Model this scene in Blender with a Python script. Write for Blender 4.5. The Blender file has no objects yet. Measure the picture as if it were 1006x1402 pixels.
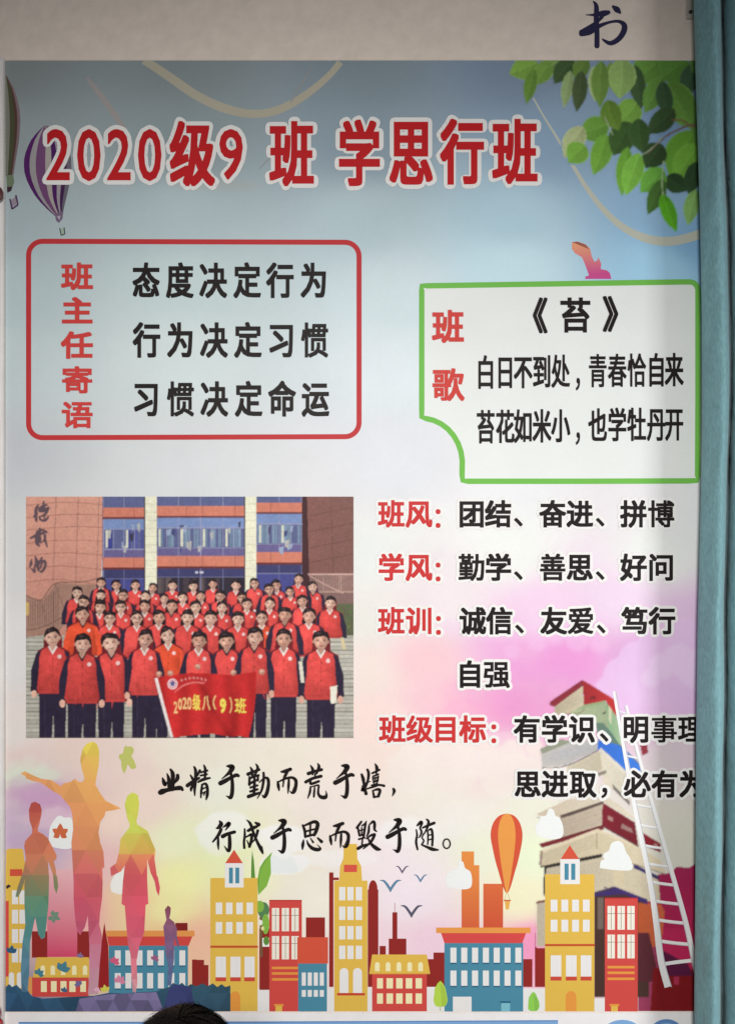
import bpy, math, random
import numpy as np
from mathutils.geometry import tessellate_polygon
from mathutils import Vector
random.seed(7); rng = np.random.default_rng(7)
scene = bpy.context.scene
col = scene.collection

# ------------------------------------------------------------------ frame of reference
# 1 photograph pixel on the wall = S metres; the wall is the plane y = 0, the camera looks along +y
S = 0.0016; CX = 503.0; CY = 701.0; ZC = 2.30; D = 1.65
def X(px): return (px - CX) * S
def Z(py): return ZC - (py - CY) * S
def P3(px, py, d):                       # a point d metres in front of the wall
    f = (D - d) / D
    return (X(px) * f, -d, ZC + (Z(py) - ZC) * f)

# ------------------------------------------------------------------ camera, world, lamps, exposure
cam = bpy.data.cameras.new('camera'); cam.sensor_fit = 'VERTICAL'; cam.sensor_height = 24
cam.lens = 24 * D / (1402 * S); cam.clip_start = 0.02; cam.clip_end = 50
camo = bpy.data.objects.new('camera', cam); col.objects.link(camo)
camo.location = (0, -D, ZC); camo.rotation_euler = (math.radians(90), 0, 0); scene.camera = camo
w = bpy.data.worlds.new('World'); scene.world = w; w.use_nodes = True
w.node_tree.nodes['Background'].inputs[0].default_value = (0.95, 0.95, 1.0, 1)
w.node_tree.nodes['Background'].inputs[1].default_value = 0.10
def area(name, loc, target, sx, sy, power, color, spread=180):
    l = bpy.data.lights.new(name, 'AREA'); l.shape = 'RECTANGLE'; l.size = sx; l.size_y = sy
    l.energy = power; l.color = color; l.spread = math.radians(spread)
    o = bpy.data.objects.new(name, l); col.objects.link(o); o.location = loc
    o.rotation_euler = (Vector(target) - Vector(loc)).to_track_quat('-Z', 'Y').to_euler(); return o
sl = bpy.data.lights.new('front_fill_spot', 'SPOT'); sl.energy = 205; sl.color = (1.0, 0.982, 0.945); sl.shadow_soft_size = .16; sl.spot_size = math.radians(122); sl.spot_blend = 1.0  # added fill spot behind the camera, cone shaped for the fade towards the top
so_ = bpy.data.objects.new('front_fill_spot', sl); col.objects.link(so_); so_.location = (-0.12, -2.35, Z(330))
so_.rotation_euler = (Vector((-0.10, 0, Z(1480))) - so_.location).to_track_quat('-Z', 'Y').to_euler()
area('window_light', (1.80, -1.40, Z(1080)), (0.25, 0, Z(1060)), 0.5, 0.8, 14, (0.98, 0.99, 1.0), 150)
scene.view_settings.view_transform = 'Standard'; scene.view_settings.look = 'None'
scene.view_settings.exposure = 0.12; scene.view_settings.gamma = 1

# ------------------------------------------------------------------ inks
def lin(v):
    v = v / 255.0
    return v / 12.92 if v <= 0.04045 else ((v + 0.055) / 1.055) ** 2.4
EY = [(0, 0.34299999999999997), (60, 0.393), (110, 0.47), (150, 0.52), (200, 0.58), (270, 0.677), (320, 0.737), (400, 0.823), (500, 0.913), (620, 0.98), (750, 1.0), (900, 0.983), (1050, 0.927), (1200, 0.863), (1300, 0.807), (1375, 0.757), (1402, 0.747)]
def E(y): return float(np.interp(y, [a for a, b in EY], [b for a, b in EY]))
def ink(c, y=1000):                      # print colour as it reads under this place's light at height y
    e = E(y); return tuple(min(0.88, max(0.006, lin(v) / e)) for v in c)
WHITE = (0.80, 0.79, 0.77)

# ------------------------------------------------------------------ materials
def mat_base(name):
    m = bpy.data.materials.new(name); m.use_nodes = True
    nt = m.node_tree; return m, nt, nt.nodes['Principled BSDF']
def ink_material(name, rough=.6, grain=.05, bump=.04, spec=.14):
    m, nt, b = mat_base(name); N = nt.nodes; L = nt.links
    a = N.new('ShaderNodeAttribute'); a.attribute_name = 'ink'
    tc = N.new('ShaderNodeTexCoord')
    n1 = N.new('ShaderNodeTexNoise'); n1.inputs['Scale'].default_value = 9; n1.inputs['Detail'].default_value = 5
    n2 = N.new('ShaderNodeTexNoise'); n2.inputs['Scale'].default_value = 420; n2.inputs['Detail'].default_value = 2
    L.new(tc.outputs['Object'], n1.inputs['Vector']); L.new(tc.outputs['Object'], n2.inputs['Vector'])
    ad = N.new('ShaderNodeMath'); ad.operation = 'ADD'; L.new(n1.outputs['Fac'], ad.inputs[0]); L.new(n2.outputs['Fac'], ad.inputs[1])
    mr = N.new('ShaderNodeMapRange'); mr.inputs['From Min'].default_value = .5; mr.inputs['From Max'].default_value = 1.5
    mr.inputs['To Min'].default_value = 1 - grain; mr.inputs['To Max'].default_value = 1 + grain; L.new(ad.outputs[0], mr.inputs['Value'])
    mx = N.new('ShaderNodeVectorMath'); mx.operation = 'SCALE'; L.new(a.outputs['Color'], mx.inputs[0]); L.new(mr.outputs[0], mx.inputs['Scale'])
    L.new(mx.outputs[0], b.inputs['Base Color'])
    n3 = N.new('ShaderNodeTexNoise'); n3.inputs['Scale'].default_value = 14; n3.inputs['Detail'].default_value = 3; L.new(tc.outputs['Object'], n3.inputs['Vector'])
    bp = N.new('ShaderNodeBump'); bp.inputs['Strength'].default_value = bump; bp.inputs['Distance'].default_value = .01
    L.new(n3.outputs['Fac'], bp.inputs['Height']); L.new(bp.outputs[0], b.inputs['Normal'])
    b.inputs['Roughness'].default_value = rough; b.inputs['Specular IOR Level'].default_value = spec
    return m
INK = ink_material('printed_vinyl', .55, .05, .09, .17)
PHOTO = ink_material('printed_photograph', .55, .16, .03)
def plain(name, c, rough=.6, spec=.3, scale=60, amt=.12, bump=.15, dist=.002, metallic=0, stretch=None, sheen=0):
    m, nt, b = mat_base(name); N = nt.nodes; L = nt.links
    tc = N.new('ShaderNodeTexCoord'); src = tc.outputs['Object']
    if stretch:
        mp = N.new('ShaderNodeMapping'); mp.inputs['Scale'].default_value = stretch; L.new(src, mp.inputs['Vector']); src = mp.outputs[0]
    n = N.new('ShaderNodeTexNoise'); n.inputs['Scale'].default_value = scale; n.inputs['Detail'].default_value = 6; L.new(src, n.inputs['Vector'])
    r = N.new('ShaderNodeMapRange'); r.inputs['From Min'].default_value = .3; r.inputs['From Max'].default_value = .7
    r.inputs['To Min'].default_value = 1 - amt; r.inputs['To Max'].default_value = 1 + amt; L.new(n.outputs['Fac'], r.inputs['Value'])
    v = N.new('ShaderNodeVectorMath'); v.operation = 'SCALE'; v.inputs[0].default_value = c; L.new(r.outputs[0], v.inputs['Scale']); L.new(v.outputs[0], b.inputs['Base Color'])
    bp = N.new('ShaderNodeBump'); bp.inputs['Strength'].default_value = bump; bp.inputs['Distance'].default_value = dist
    L.new(n.outputs['Fac'], bp.inputs['Height']); L.new(bp.outputs[0], b.inputs['Normal'])
    b.inputs['Roughness'].default_value = rough; b.inputs['Specular IOR Level'].default_value = spec; b.inputs['Metallic'].default_value = metallic
    if sheen: b.inputs['Sheen Weight'].default_value = sheen
    return m

# ------------------------------------------------------------------ mesh builder
U = 4e-5; FRONT = -0.003
class MB:
    def __init__(s): s.v = []; s.f = []; s.c = []
    def add(s, vs, fs, cs):
        b = len(s.v); s.v += vs; s.f += [tuple(i + b for i in f) for f in fs]
        s.c += cs if isinstance(cs, list) else [cs] * len(vs)
    def poly(s, pts, c, k):              # flat printed polygon, pixel coordinates, layer k
        vs = [(X(x), FRONT - k * U, Z(y)) for x, y in pts]
        t = tessellate_polygon([[Vector((x, y, 0)) for x, y in pts]])
        s.add(vs, [tuple(f) for f in t], c if not callable(c) else [c(x, y) for x, y in pts])
    def rect(s, x0, y0, x1, y1, c, k):
        s.add([(X(x), FRONT - k * U, Z(y)) for x, y in ((x0, y1), (x1, y1), (x1, y0), (x0, y0))], [(0, 1, 2, 3)], c)
    def vrect(s, x0, y0, x1, y1, ct, cb, k):
        s.add([(X(x), FRONT - k * U, Z(y)) for x, y in ((x0, y1), (x1, y1), (x1, y0), (x0, y0))], [(0, 1, 2, 3)], [cb, cb, ct, ct])
    def fan(s, c0, ring, cc, cr, k):      # soft printed tone: one colour in the middle, another at the rim
        rc = cr if isinstance(cr, list) else [cr] * len(ring)
        s.add([(X(c0[0]), FRONT - k * U, Z(c0[1]))] + [(X(x), FRONT - k * U, Z(y)) for x, y in ring], [(0, i + 1, (i + 1) % len(ring) + 1) for i in range(len(ring))], [cc] + rc)
    def ell(s, cx, cy, rx, ry, c, k, n=20, a0=0, a1=2 * math.pi):
        s.poly([(cx + rx * math.cos(a0 + (a1 - a0) * i / n), cy + ry * math.sin(a0 + (a1 - a0) * i / n)) for i in range(n if a1 - a0 > 6.2 else n + 1)], c, k)
    def strip(s, pts, c, k, samples=8, round_ends=True):    # pts (x, y, width): a painted stroke
        P = catmull(pts, samples); n = len(P)
        L_, R_ = [], []
        for i in range(n):
            a = P[max(0, i - 1)]; b = P[min(n - 1, i + 1)]
            dx, dy = b[0] - a[0], b[1] - a[1]; l = math.hypot(dx, dy) or 1
            nx, ny = -dy / l, dx / l; h = P[i][2] / 2
            L_.append((P[i][0] + nx * h, P[i][1] + ny * h)); R_.append((P[i][0] - nx * h, P[i][1] - ny * h))
        vs = [(X(x), FRONT - k * U, Z(y)) for x, y in L_ + R_]
        cc = c if not callable(c) else [c(x, y) for x, y in L_ + R_]
        s.add(vs, [(i, i + 1, n + i + 1, n + i) for i in range(n - 1)], cc)
        if round_ends:
            for e, q in ((P[0], .11), (P[-1], .22)):
                cx = c if not callable(c) else c(e[0], e[1])
                s.ell(e[0], e[1], e[2] / 2, e[2] / 2, cx, k + q, 12)
    def build(s, name, parent=None, root=(0, 0, 0), mat=None, smooth=False):
        me = bpy.data.meshes.new(name)
        v = [(x - root[0], y - root[1], z - root[2]) for x, y, z in s.v]
        me.from_pydata(v, [], s.f)
        a = me.color_attributes.new('ink', 'FLOAT_COLOR', 'POINT')
        a.data.foreach_set('color', np.array([(c[0], c[1], c[2], 1) for c in s.c], dtype=np.float32).ravel())
        me.materials.append(mat or INK)
        if smooth: me.polygons.foreach_set('use_smooth', [True] * len(me.polygons))
        o = bpy.data.objects.new(name, me); col.objects.link(o)
        if parent is not None: o.parent = parent
        return o
def catmull(pts, m):
    if len(pts) < 3:
        a, b = pts; return [tuple(a[j] + (b[j] - a[j]) * i / 4 for j in range(3)) for i in range(5)]
    out = []; P = [pts[0]] + list(pts) + [pts[-1]]
    for i in range(1, len(P) - 2):
        p0, p1, p2, p3 = P[i - 1:i + 3]
        for q in range(m):
            t = q / m
            out.append(tuple(.5 * (2 * p1[j] + (p2[j] - p0[j]) * t + (2 * p0[j] - 5 * p1[j] + 4 * p2[j] - p3[j]) * t * t + (3 * p1[j] - p0[j] - 3 * p2[j] + p3[j]) * t ** 3) for j in range(3)))
    out.append(tuple(pts[-1])); return [(a, b, max(c, .2)) for a, b, c in out]
def tag(o, label, cat, group=None, kind=None):
    if label: o['label'] = label
    if cat: o['category'] = cat
    if group: o['group'] = group
    if kind: o['kind'] = kind
    return o
def empty(name, loc):
    o = bpy.data.objects.new(name, None); col.objects.link(o); o.location = loc; o.empty_display_size = .05; return o
def solid(name, verts, faces, mat, parent=None, smooth=False):
    me = bpy.data.meshes.new(name); me.from_pydata(verts, [], faces); me.materials.append(mat)
    if smooth: me.polygons.foreach_set('use_smooth', [True] * len(me.polygons))
    o = bpy.data.objects.new(name, me); col.objects.link(o)
    if parent is not None: o.parent = parent
    return o
def box_vf(x0, y0, z0, x1, y1, z1):
    v = [(x, y, z) for z in (z0, z1) for y in (y0, y1) for x in (x0, x1)]
    return v, [(0, 2, 3, 1), (4, 5, 7, 6), (0, 1, 5, 4), (2, 6, 7, 3), (0, 4, 6, 2), (1, 3, 7, 5)]

# ------------------------------------------------------------------ the wall
WALLM = plain('painted_plaster', (0.83, 0.72, 0.63), .85, .2, 28, .05, .6, .004)
v, f = box_vf(-2.2, 0.0, 0.9, 2.2, .12, 3.7)
wall = solid('wall', v, f, WALLM); tag(wall, 'beige painted plaster wall behind the posters', None, kind='structure')

# ------------------------------------------------------------------ class poster: board and printed background
ROOT = (X(485), 0.0, Z(1384))
poster = empty('class_poster', ROOT)
tag(poster, 'tall printed class poster with red title, group photograph and colourful cartoon skyline', 'poster')
PX0, PX1, PY0, PY1 = 9.0, 985.0, 84.0, 1384.0
v, f = box_vf(X(PX0), FRONT + 2e-4, Z(PY1), X(PX1), -0.0002, Z(PY0))
BOARD = plain('white_board_edge', (.72, .71, .69), .5, .3, 30, .04, .05)
solid('backing_board', [(a - ROOT[0], b - ROOT[1], c - ROOT[2]) for a, b, c in v], f, BOARD, poster)
CTRL = [  # x, y, observed colour
 (10,90,(92,97,98)),(250,90,(92,98,101)),(500,90,(88,97,104)),(700,90,(84,95,110)),(950,90,(80,95,118)),
 (10,200,(118,125,128)),(250,200,(110,120,124)),(500,200,(108,120,130)),(760,200,(108,126,145)),(950,200,(95,118,145)),
 (10,300,(140,150,155)),(250,290,(146,158,163)),(500,300,(150,164,170)),(700,300,(146,168,180)),(900,280,(118,145,170)),(950,330,(110,145,175)),
 (10,400,(160,172,176)),(250,400,(172,184,186)),(540,400,(182,193,198)),(700,365,(170,190,200)),(900,365,(140,175,198)),
 (10,500,(178,187,190)),(250,480,(190,198,199)),(540,500,(200,206,211)),
 (10,620,(192,196,200)),(250,640,(208,212,214)),(540,640,(217,219,224)),(700,680,(226,227,229)),(950,700,(225,225,226)),
 (20,760,(208,208,208)),(500,760,(224,227,224)),(700,760,(228,231,226)),(900,760,(228,230,226)),(10,900,(216,214,214)),(20,1005,(222,214,210)),
 (500,850,(226,224,218)),(620,830,(230,220,224)),(740,830,(230,200,224)),(850,825,(228,205,226)),(940,850,(222,190,220)),
 (500,920,(233,218,210)),(580,905,(236,196,202)),(690,880,(226,172,212)),(780,900,(222,150,204)),(880,900,(212,160,206)),(940,940,(205,160,200)),
 (510,985,(235,212,205)),(600,960,(234,192,202)),(700,970,(222,148,196)),(760,985,(222,150,196)),(880,975,(212,165,200)),
 (540,1035,(232,214,205)),(620,1030,(232,205,208)),(700,1035,(228,190,205)),(780,1045,(220,200,206)),(930,1040,(208,190,200)),
 (250,1030,(224,216,202)),(400,1030,(226,218,205)),(100,1030,(222,200,190)),(40,1040,(220,195,190)),
 (40,1060,(205,210,195)),(60,1095,(198,162,190)),(100,1110,(200,160,188)),(30,1130,(190,170,190)),(170,1060,(222,200,192)),(200,1100,(226,205,195)),
 (60,1160,(190,168,190)),(150,1180,(220,180,180)),(300,1080,(222,222,208)),(450,1090,(226,216,208)),(580,1080,(226,220,208)),
 (240,1150,(222,226,190)),(300,1150,(216,226,180)),(250,1200,(226,228,165)),(230,1250,(232,215,155)),(220,1275,(238,186,140)),(270,1280,(236,172,148)),(190,1230,(236,196,150)),(150,1120,(230,206,190)),(100,1240,(225,150,160)),
 (350,1200,(224,220,200)),(430,1230,(222,218,205)),(520,1170,(228,216,216)),(560,1230,(222,210,216)),(520,1290,(226,196,204)),(590,1290,(222,190,204)),
 (620,1130,(224,220,214)),(650,1160,(220,222,200)),(730,1100,(222,222,205)),(730,1170,(218,226,195)),(710,1230,(230,220,185)),(730,1290,(232,140,175)),(600,1370,(222,218,222)),
 (900,1100,(205,200,190)),(930,1150,(200,198,186)),(800,1100,(215,210,200)),(930,1380,(200,190,190)),(10,1380,(120,120,140))]
CTRL = [(x, y, tuple(min(240, v_ * g) for v_, g in zip(c, ((1.06, 1.07, 1.065) if y < 150 else (1.045, 1.06, 1.055) if y < 560 else (1, 1, 1))))) for x, y, c in CTRL]
nx, ny = 326, 434
gx = np.linspace(PX0, PX1, nx); gy = np.linspace(PY0, PY1, ny)
GX, GY = np.meshgrid(gx, gy)
acc = np.zeros((ny, nx, 3)); ws = np.zeros((ny, nx))
for (x, y, c) in CTRL:
    d2 = (GX - x) ** 2 * .55 + (GY - y) ** 2
    wgt = 1.0 / (d2 + 220.0) ** 1.7
    acc += wgt[..., None] * np.array(ink(c, y)); ws += wgt
bgc = acc / ws[..., None]
def vnoise(cell, seed):
    r = np.random.default_rng(seed); w_ = int(1100 / cell) + 3; h_ = int(1500 / cell) + 3; g = r.random((h_, w_))
    u = GX / cell; v_ = GY / cell; i = u.astype(int); j = v_.astype(int); fu = u - i; fv = v_ - j
    fu = fu * fu * (3 - 2 * fu); fv = fv * fv * (3 - 2 * fv)
    return (g[j, i] * (1 - fu) + g[j, i + 1] * fu) * (1 - fv) + (g[j + 1, i] * (1 - fu) + g[j + 1, i + 1] * fu) * fv
n = vnoise(70, 1) * .5 + vnoise(33, 2) * .3 + vnoise(14, 3) * .2
def blob(cx, cy, rx, ry, soft=.35, rough=.7):
    d = ((GX - cx) / rx) ** 2 + ((GY - cy) / ry) ** 2 - (n - .5) * 2 * rough
    return np.clip((1 - d) / soft, 0, 1)
def lay(mask, c, y, op):
    global bgc
    m = (mask * op)[..., None]; bgc = bgc * (1 - m) + np.array(ink(c, y)) * m
for cx, cy, rx, ry, c, op, sf in [
    (905,925,75,55,(216,176,214),.55,.25),(850,950,45,32,(220,180,216),.5,.25),(640,1045,110,26,(232,222,222),.6,.4),(560,1010,60,20,(240,214,205),.5,.5),
    (740,905,90,40,(226,150,206),.5,.8),(650,955,60,36,(232,160,198),.3,.9),(700,860,120,22,(230,200,226),.5,.9),
    (60,1085,60,18,(196,150,186),.6,.5),(40,1060,50,12,(208,216,196),.6,.5),(90,1120,70,16,(214,186,200),.6,.4),(60,1150,60,16,(188,160,190),.6,.5),
    (300,1140,40,34,(232,232,232),.7,.3),(385,1150,38,22,(232,236,236),.8,.25),(560,1140,45,24,(232,232,232),.55,.4),(320,1200,70,60,(218,230,170),.5,.9),(230,1225,60,46,(236,232,160),.5,.9),
    (390,1182,34,16,(226,230,230),.85,.2),(465,1175,60,14,(228,228,226),.5,.3),(560,1200,70,60,(230,214,224),.4,.9),
    (700,1015,60,18,(230,196,212),.5,.4),(905,1030,40,40,(200,190,196),.5,.6),(290,255,70,10,(150,148,142),.35,.9),(640,720,180,40,(232,234,230),.4,1.0),
    (880,1060,70,60,(206,196,196),.35,.9),(930,1180,30,60,(196,194,180),.4,.8)]:
    lay(blob(cx, cy, rx, ry, sf), c, cy, op)
lay(blob(760, 930, 120, 50, .8, 1.3), (222, 146, 204), 930, .35); lay(blob(905, 985, 60, 40, .7, 1.2), (208, 150, 200), 985, .4); lay(blob(655, 985, 90, 26, .6, 1.3), (236, 160, 196), 985, .3)
def puffs(cs, c, y, op, soft=5):
    d = np.zeros_like(GX)
    for x, y_, r in cs: d = np.maximum(d, np.clip((r - np.hypot(GX - x, GY - y_)) / soft + (n - .5) * 1.4, 0, 1))
    lay(d, c, y, op)
puffs([(850,925,28),(835,945,24),(872,905,30),(900,890,34),(935,880,36),(880,950,50),(930,930,60),(960,960,60)], (222,190,226), 920, .7, 4)
puffs([(905,912,22),(928,903,26),(950,915,30),(890,928,18)], (230,206,232), 920, .5, 6)
puffs([(560,1030,18),(585,1022,16),(610,1026,20),(640,1018,18),(668,1024,20),(700,1030,22),(730,1022,16),(620,1050,40),(690,1055,40),(560,1055,34),(750,1060,40)], (230,220,212), 1035, .75, 6)
puffs([(735,880,18),(760,868,20),(790,874,22),(820,880,18),(700,892,16)], (230,184,222), 880, .5, 8)
puffs([(30,1075,20),(52,1082,16),(70,1092,14),(45,1100,22),(95,1104,12)], (186,148,184), 1090, .3, 6)
puffs([(22,1050,16),(40,1044,14),(58,1052,12)], (214,220,204), 1050, .4, 8)
bgc *= (1 + (vnoise(5, 9) - .5) * .018 + (vnoise(90, 12) - .5) * .03)[..., None]
vx = np.stack([(GX - CX) * S - ROOT[0], np.full_like(GX, FRONT) - ROOT[1], ZC - (GY - CY) * S - ROOT[2]], -1).reshape(-1, 3)
idx = np.arange(nx * ny).reshape(ny, nx)
q = np.stack([idx[1:, :-1], idx[1:, 1:], idx[:-1, 1:], idx[:-1, :-1]], -1).reshape(-1, 4)
me = bpy.data.meshes.new('printed_background'); me.from_pydata(vx.tolist(), [], q.tolist())
a = me.color_attributes.new('ink', 'FLOAT_COLOR', 'POINT')
a.data.foreach_set('color', np.concatenate([np.clip(bgc, .004, .88), np.ones((ny, nx, 1))], -1).astype(np.float32).ravel())
me.materials.append(INK); bg = bpy.data.objects.new('printed_background', me); col.objects.link(bg); bg.parent = poster

def gblur(a, sg):
    r = max(1, int(sg * 2.6 + .5)); k_ = np.exp(-.5 * (np.arange(-r, r + 1) / sg) ** 2); k_ /= k_.sum()
    p = np.pad(a, [(r, r), (0, 0)] + [(0, 0)] * (a.ndim - 2), 'edge'); a = sum(k_[i] * p[i:i + a.shape[0]] for i in range(2 * r + 1))
    p = np.pad(a, [(0, 0), (r, r)] + [(0, 0)] * (a.ndim - 2), 'edge'); return sum(k_[i] * p[:, i:i + a.shape[1]] for i in range(2 * r + 1))
SOFT = []                                 # (mesh builder, name, parent, label): printed things with photographic, soft tone
def soft_print(x0, y0, x1, y1, cell, k, sigma, mat, grain=.05, folds=0, dilate=2, full=False, seed=1):
    '''Tones the collected vector shapes on a fine grid (soft edges, grain) and meshes each printed thing from its own cells.'''
    nx_, ny_ = int((x1 - x0) / cell), int((y1 - y0) / cell); Xc = x0 + (np.arange(nx_) + .5) * cell; Yc = y0 + (np.arange(ny_) + .5) * cell
    ii = np.clip((Xc - PX0) / (PX1 - PX0) * (nx - 1), 0, nx - 1).astype(int); jj = np.clip((Yc - PY0) / (PY1 - PY0) * (ny - 1), 0, ny - 1).astype(int)
    buf = bgc[np.ix_(jj, ii)].copy(); zb = np.full((ny_, nx_), 1.0); idb = np.full((ny_, nx_), -1)
    for n_id, (mb, name, par, lab) in enumerate(SOFT):
        V = np.array([((v_[0] / S + CX - x0) / cell - .5, (CY - (v_[2] - ZC) / S - y0) / cell - .5, v_[1]) for v_ in mb.v]); C_ = np.array(mb.c)
        for f_ in mb.f:
            for q_ in range(1, len(f_) - 1):
                t = (f_[0], f_[q_], f_[q_ + 1]); A, B_, D_ = V[t[0]], V[t[1]], V[t[2]]
                xa = max(0, math.ceil(min(A[0], B_[0], D_[0]) - .01)); xb = min(nx_ - 1, math.floor(max(A[0], B_[0], D_[0]) + .01)); ya = max(0, math.ceil(min(A[1], B_[1], D_[1]) - .01)); yb = min(ny_ - 1, math.floor(max(A[1], B_[1], D_[1]) + .01))
                if xa > xb or ya > yb: continue
                den = (B_[1] - D_[1]) * (A[0] - D_[0]) + (D_[0] - B_[0]) * (A[1] - D_[1])
                if abs(den) < 1e-9: continue
                gx_ = np.arange(xa, xb + 1)[None, :] - D_[0]; gy_ = np.arange(ya, yb + 1)[:, None] - D_[1]
                l1 = ((B_[1] - D_[1]) * gx_ + (D_[0] - B_[0]) * gy_) / den; l2 = ((D_[1] - A[1]) * gx_ + (A[0] - D_[0]) * gy_) / den; l3 = 1 - l1 - l2
                z = l1 * A[2] + l2 * B_[2] + l3 * D_[2]; sub = zb[ya:yb + 1, xa:xb + 1]
                ok = (l1 >= -1e-6) & (l2 >= -1e-6) & (l3 >= -1e-6) & (z < sub - 1e-9)
                if not ok.any(): continue
                sub[ok] = z[ok]; idb[ya:yb + 1, xa:xb + 1][ok] = n_id
                buf[ya:yb + 1, xa:xb + 1][ok] = (l1[..., None] * C_[t[0]] + l2[..., None] * C_[t[1]] + l3[..., None] * C_[t[2]])[ok]
    r = np.random.default_rng(seed)
    if folds:
        f1 = gblur(r.normal(size=(ny_, nx_)), 2.2 / cell); f1 /= f1.std(); ker = gblur(r.normal(size=(ny_, nx_)), 1.0 / cell); ker /= ker.std()
        names = np.array([1.0 if sft[1] == 'printed_pupil' else .35 for sft in SOFT] + [0]); wgt = names[idb]
        buf = buf * (1 + (folds * .6 * f1 + folds * .4 * ker) * wgt)[..., None]
    buf = gblur(buf, sigma / cell)
    g1 = gblur(r.normal(size=(ny_, nx_, 1)), .9 / cell); g1 /= g1.std(); g2 = gblur(r.normal(size=(ny_, nx_, 3)), 1.6 / cell); g2 /= g2.std()
    buf = np.clip(buf * (1 + grain * .8 * g1 + grain * .22 * g2), .004, .85)
    ids = idb.copy()
    for _ in range(0 if full else dilate):
        for sh_ in ((0, 1), (0, -1), (1, 0), (-1, 0)):
            rl = np.roll(idb, sh_, (0, 1))
            if sh_[0]: rl[0 if sh_[0] > 0 else -1] = -1
            if sh_[1]: rl[:, 0 if sh_[1] > 0 else -1] = -1
            m_ = (ids < 0) & (rl >= 0); ids[m_] = rl[m_]
        idb = ids.copy()
    if full: ids[ids < 0] = 0
    cc = np.pad(buf, [(1, 1), (1, 1), (0, 0)], 'edge'); cc = (cc[:-1, :-1] + cc[1:, :-1] + cc[:-1, 1:] + cc[1:, 1:]) / 4
    par_o = {}
    for n_id, (mb, name, par, lab) in enumerate(SOFT):
        jy, ix = np.nonzero(ids == n_id)
        if len(jy) == 0: continue
        W1 = nx_ + 1; q4 = np.stack([(jy + 1) * W1 + ix, (jy + 1) * W1 + ix + 1, jy * W1 + ix + 1, jy * W1 + ix], -1); u_, inv = np.unique(q4, return_inverse=True)
        vy, vx_ = u_ // W1, u_ % W1; v3 = np.stack([X(x0 + vx_ * cell) - ROOT[0], np.full(len(u_), FRONT - k * U - ROOT[1]), ZC - (y0 + vy * cell - CY) * S - ROOT[2]], -1)
        me_ = bpy.data.meshes.new(name); me_.from_pydata(v3.tolist(), [], inv.reshape(-1, 4).tolist()); a_ = me_.color_attributes.new('ink', 'FLOAT_COLOR', 'POINT')
        a_.data.foreach_set('color', np.concatenate([cc.reshape(-1, 3)[u_], np.ones((len(u_), 1))], -1).astype(np.float32).ravel()); me_.materials.append(mat)
        o_ = bpy.data.objects.new(name, me_); col.objects.link(o_); o_.parent = (par() if callable(par) else par)
        if lab: o_['label'] = lab
        par_o[n_id] = o_
    SOFT.clear(); return par_o
def soft_part(mb, name, parent=None, root=None, mat=None, label=None): SOFT.append((mb, name, parent or poster, label))
def part(mb, name, parent=poster, root=ROOT, mat=None, label=None):
    o = mb.build(name, parent, root, mat)
    if label: o['label'] = label
    return o

# ------------------------------------------------------------------ lettering from Blender's built-in font
fc = bpy.data.curves.new('glyph_source', 'FONT'); fo = bpy.data.objects.new('glyph_source', fc); col.objects.link(fo)
GC = {}
def glyph(ch):
    if ch in GC: return GC[ch]
    fc.body = ch; fc.size = 1; fc.resolution_u = 3
    dg = bpy.context.evaluated_depsgraph_get(); dg.update(); ev = fo.evaluated_get(dg); m = ev.to_mesh()
    vs = [(p.co.x, p.co.y) for p in m.vertices]; fs = [tuple(p.vertices) for p in m.polygons]
    cnt = {}
    for t in fs:
        for i in range(len(t)):
            e = tuple(sorted((t[i], t[(i + 1) % len(t)]))); cnt[e] = cnt.get(e, 0) + 1
    ed = [e for e, n_ in cnt.items() if n_ == 1]; ev.to_mesh_clear()
    # weld coincident vertices so inner seams do not count as outline
    GC[ch] = (vs, fs, ed); return GC[ch]
def hull(P):
    P = sorted(set(P))
    def half(Q):
        h = []
        for p in Q:
            while len(h) > 1 and (h[-1][0] - h[-2][0]) * (p[1] - h[-2][1]) - (h[-1][1] - h[-2][1]) * (p[0] - h[-2][0]) <= 1e-9: h.pop()
            h.append(p)
        return h[:-1]
    return half(P) + half(P[::-1])
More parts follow.
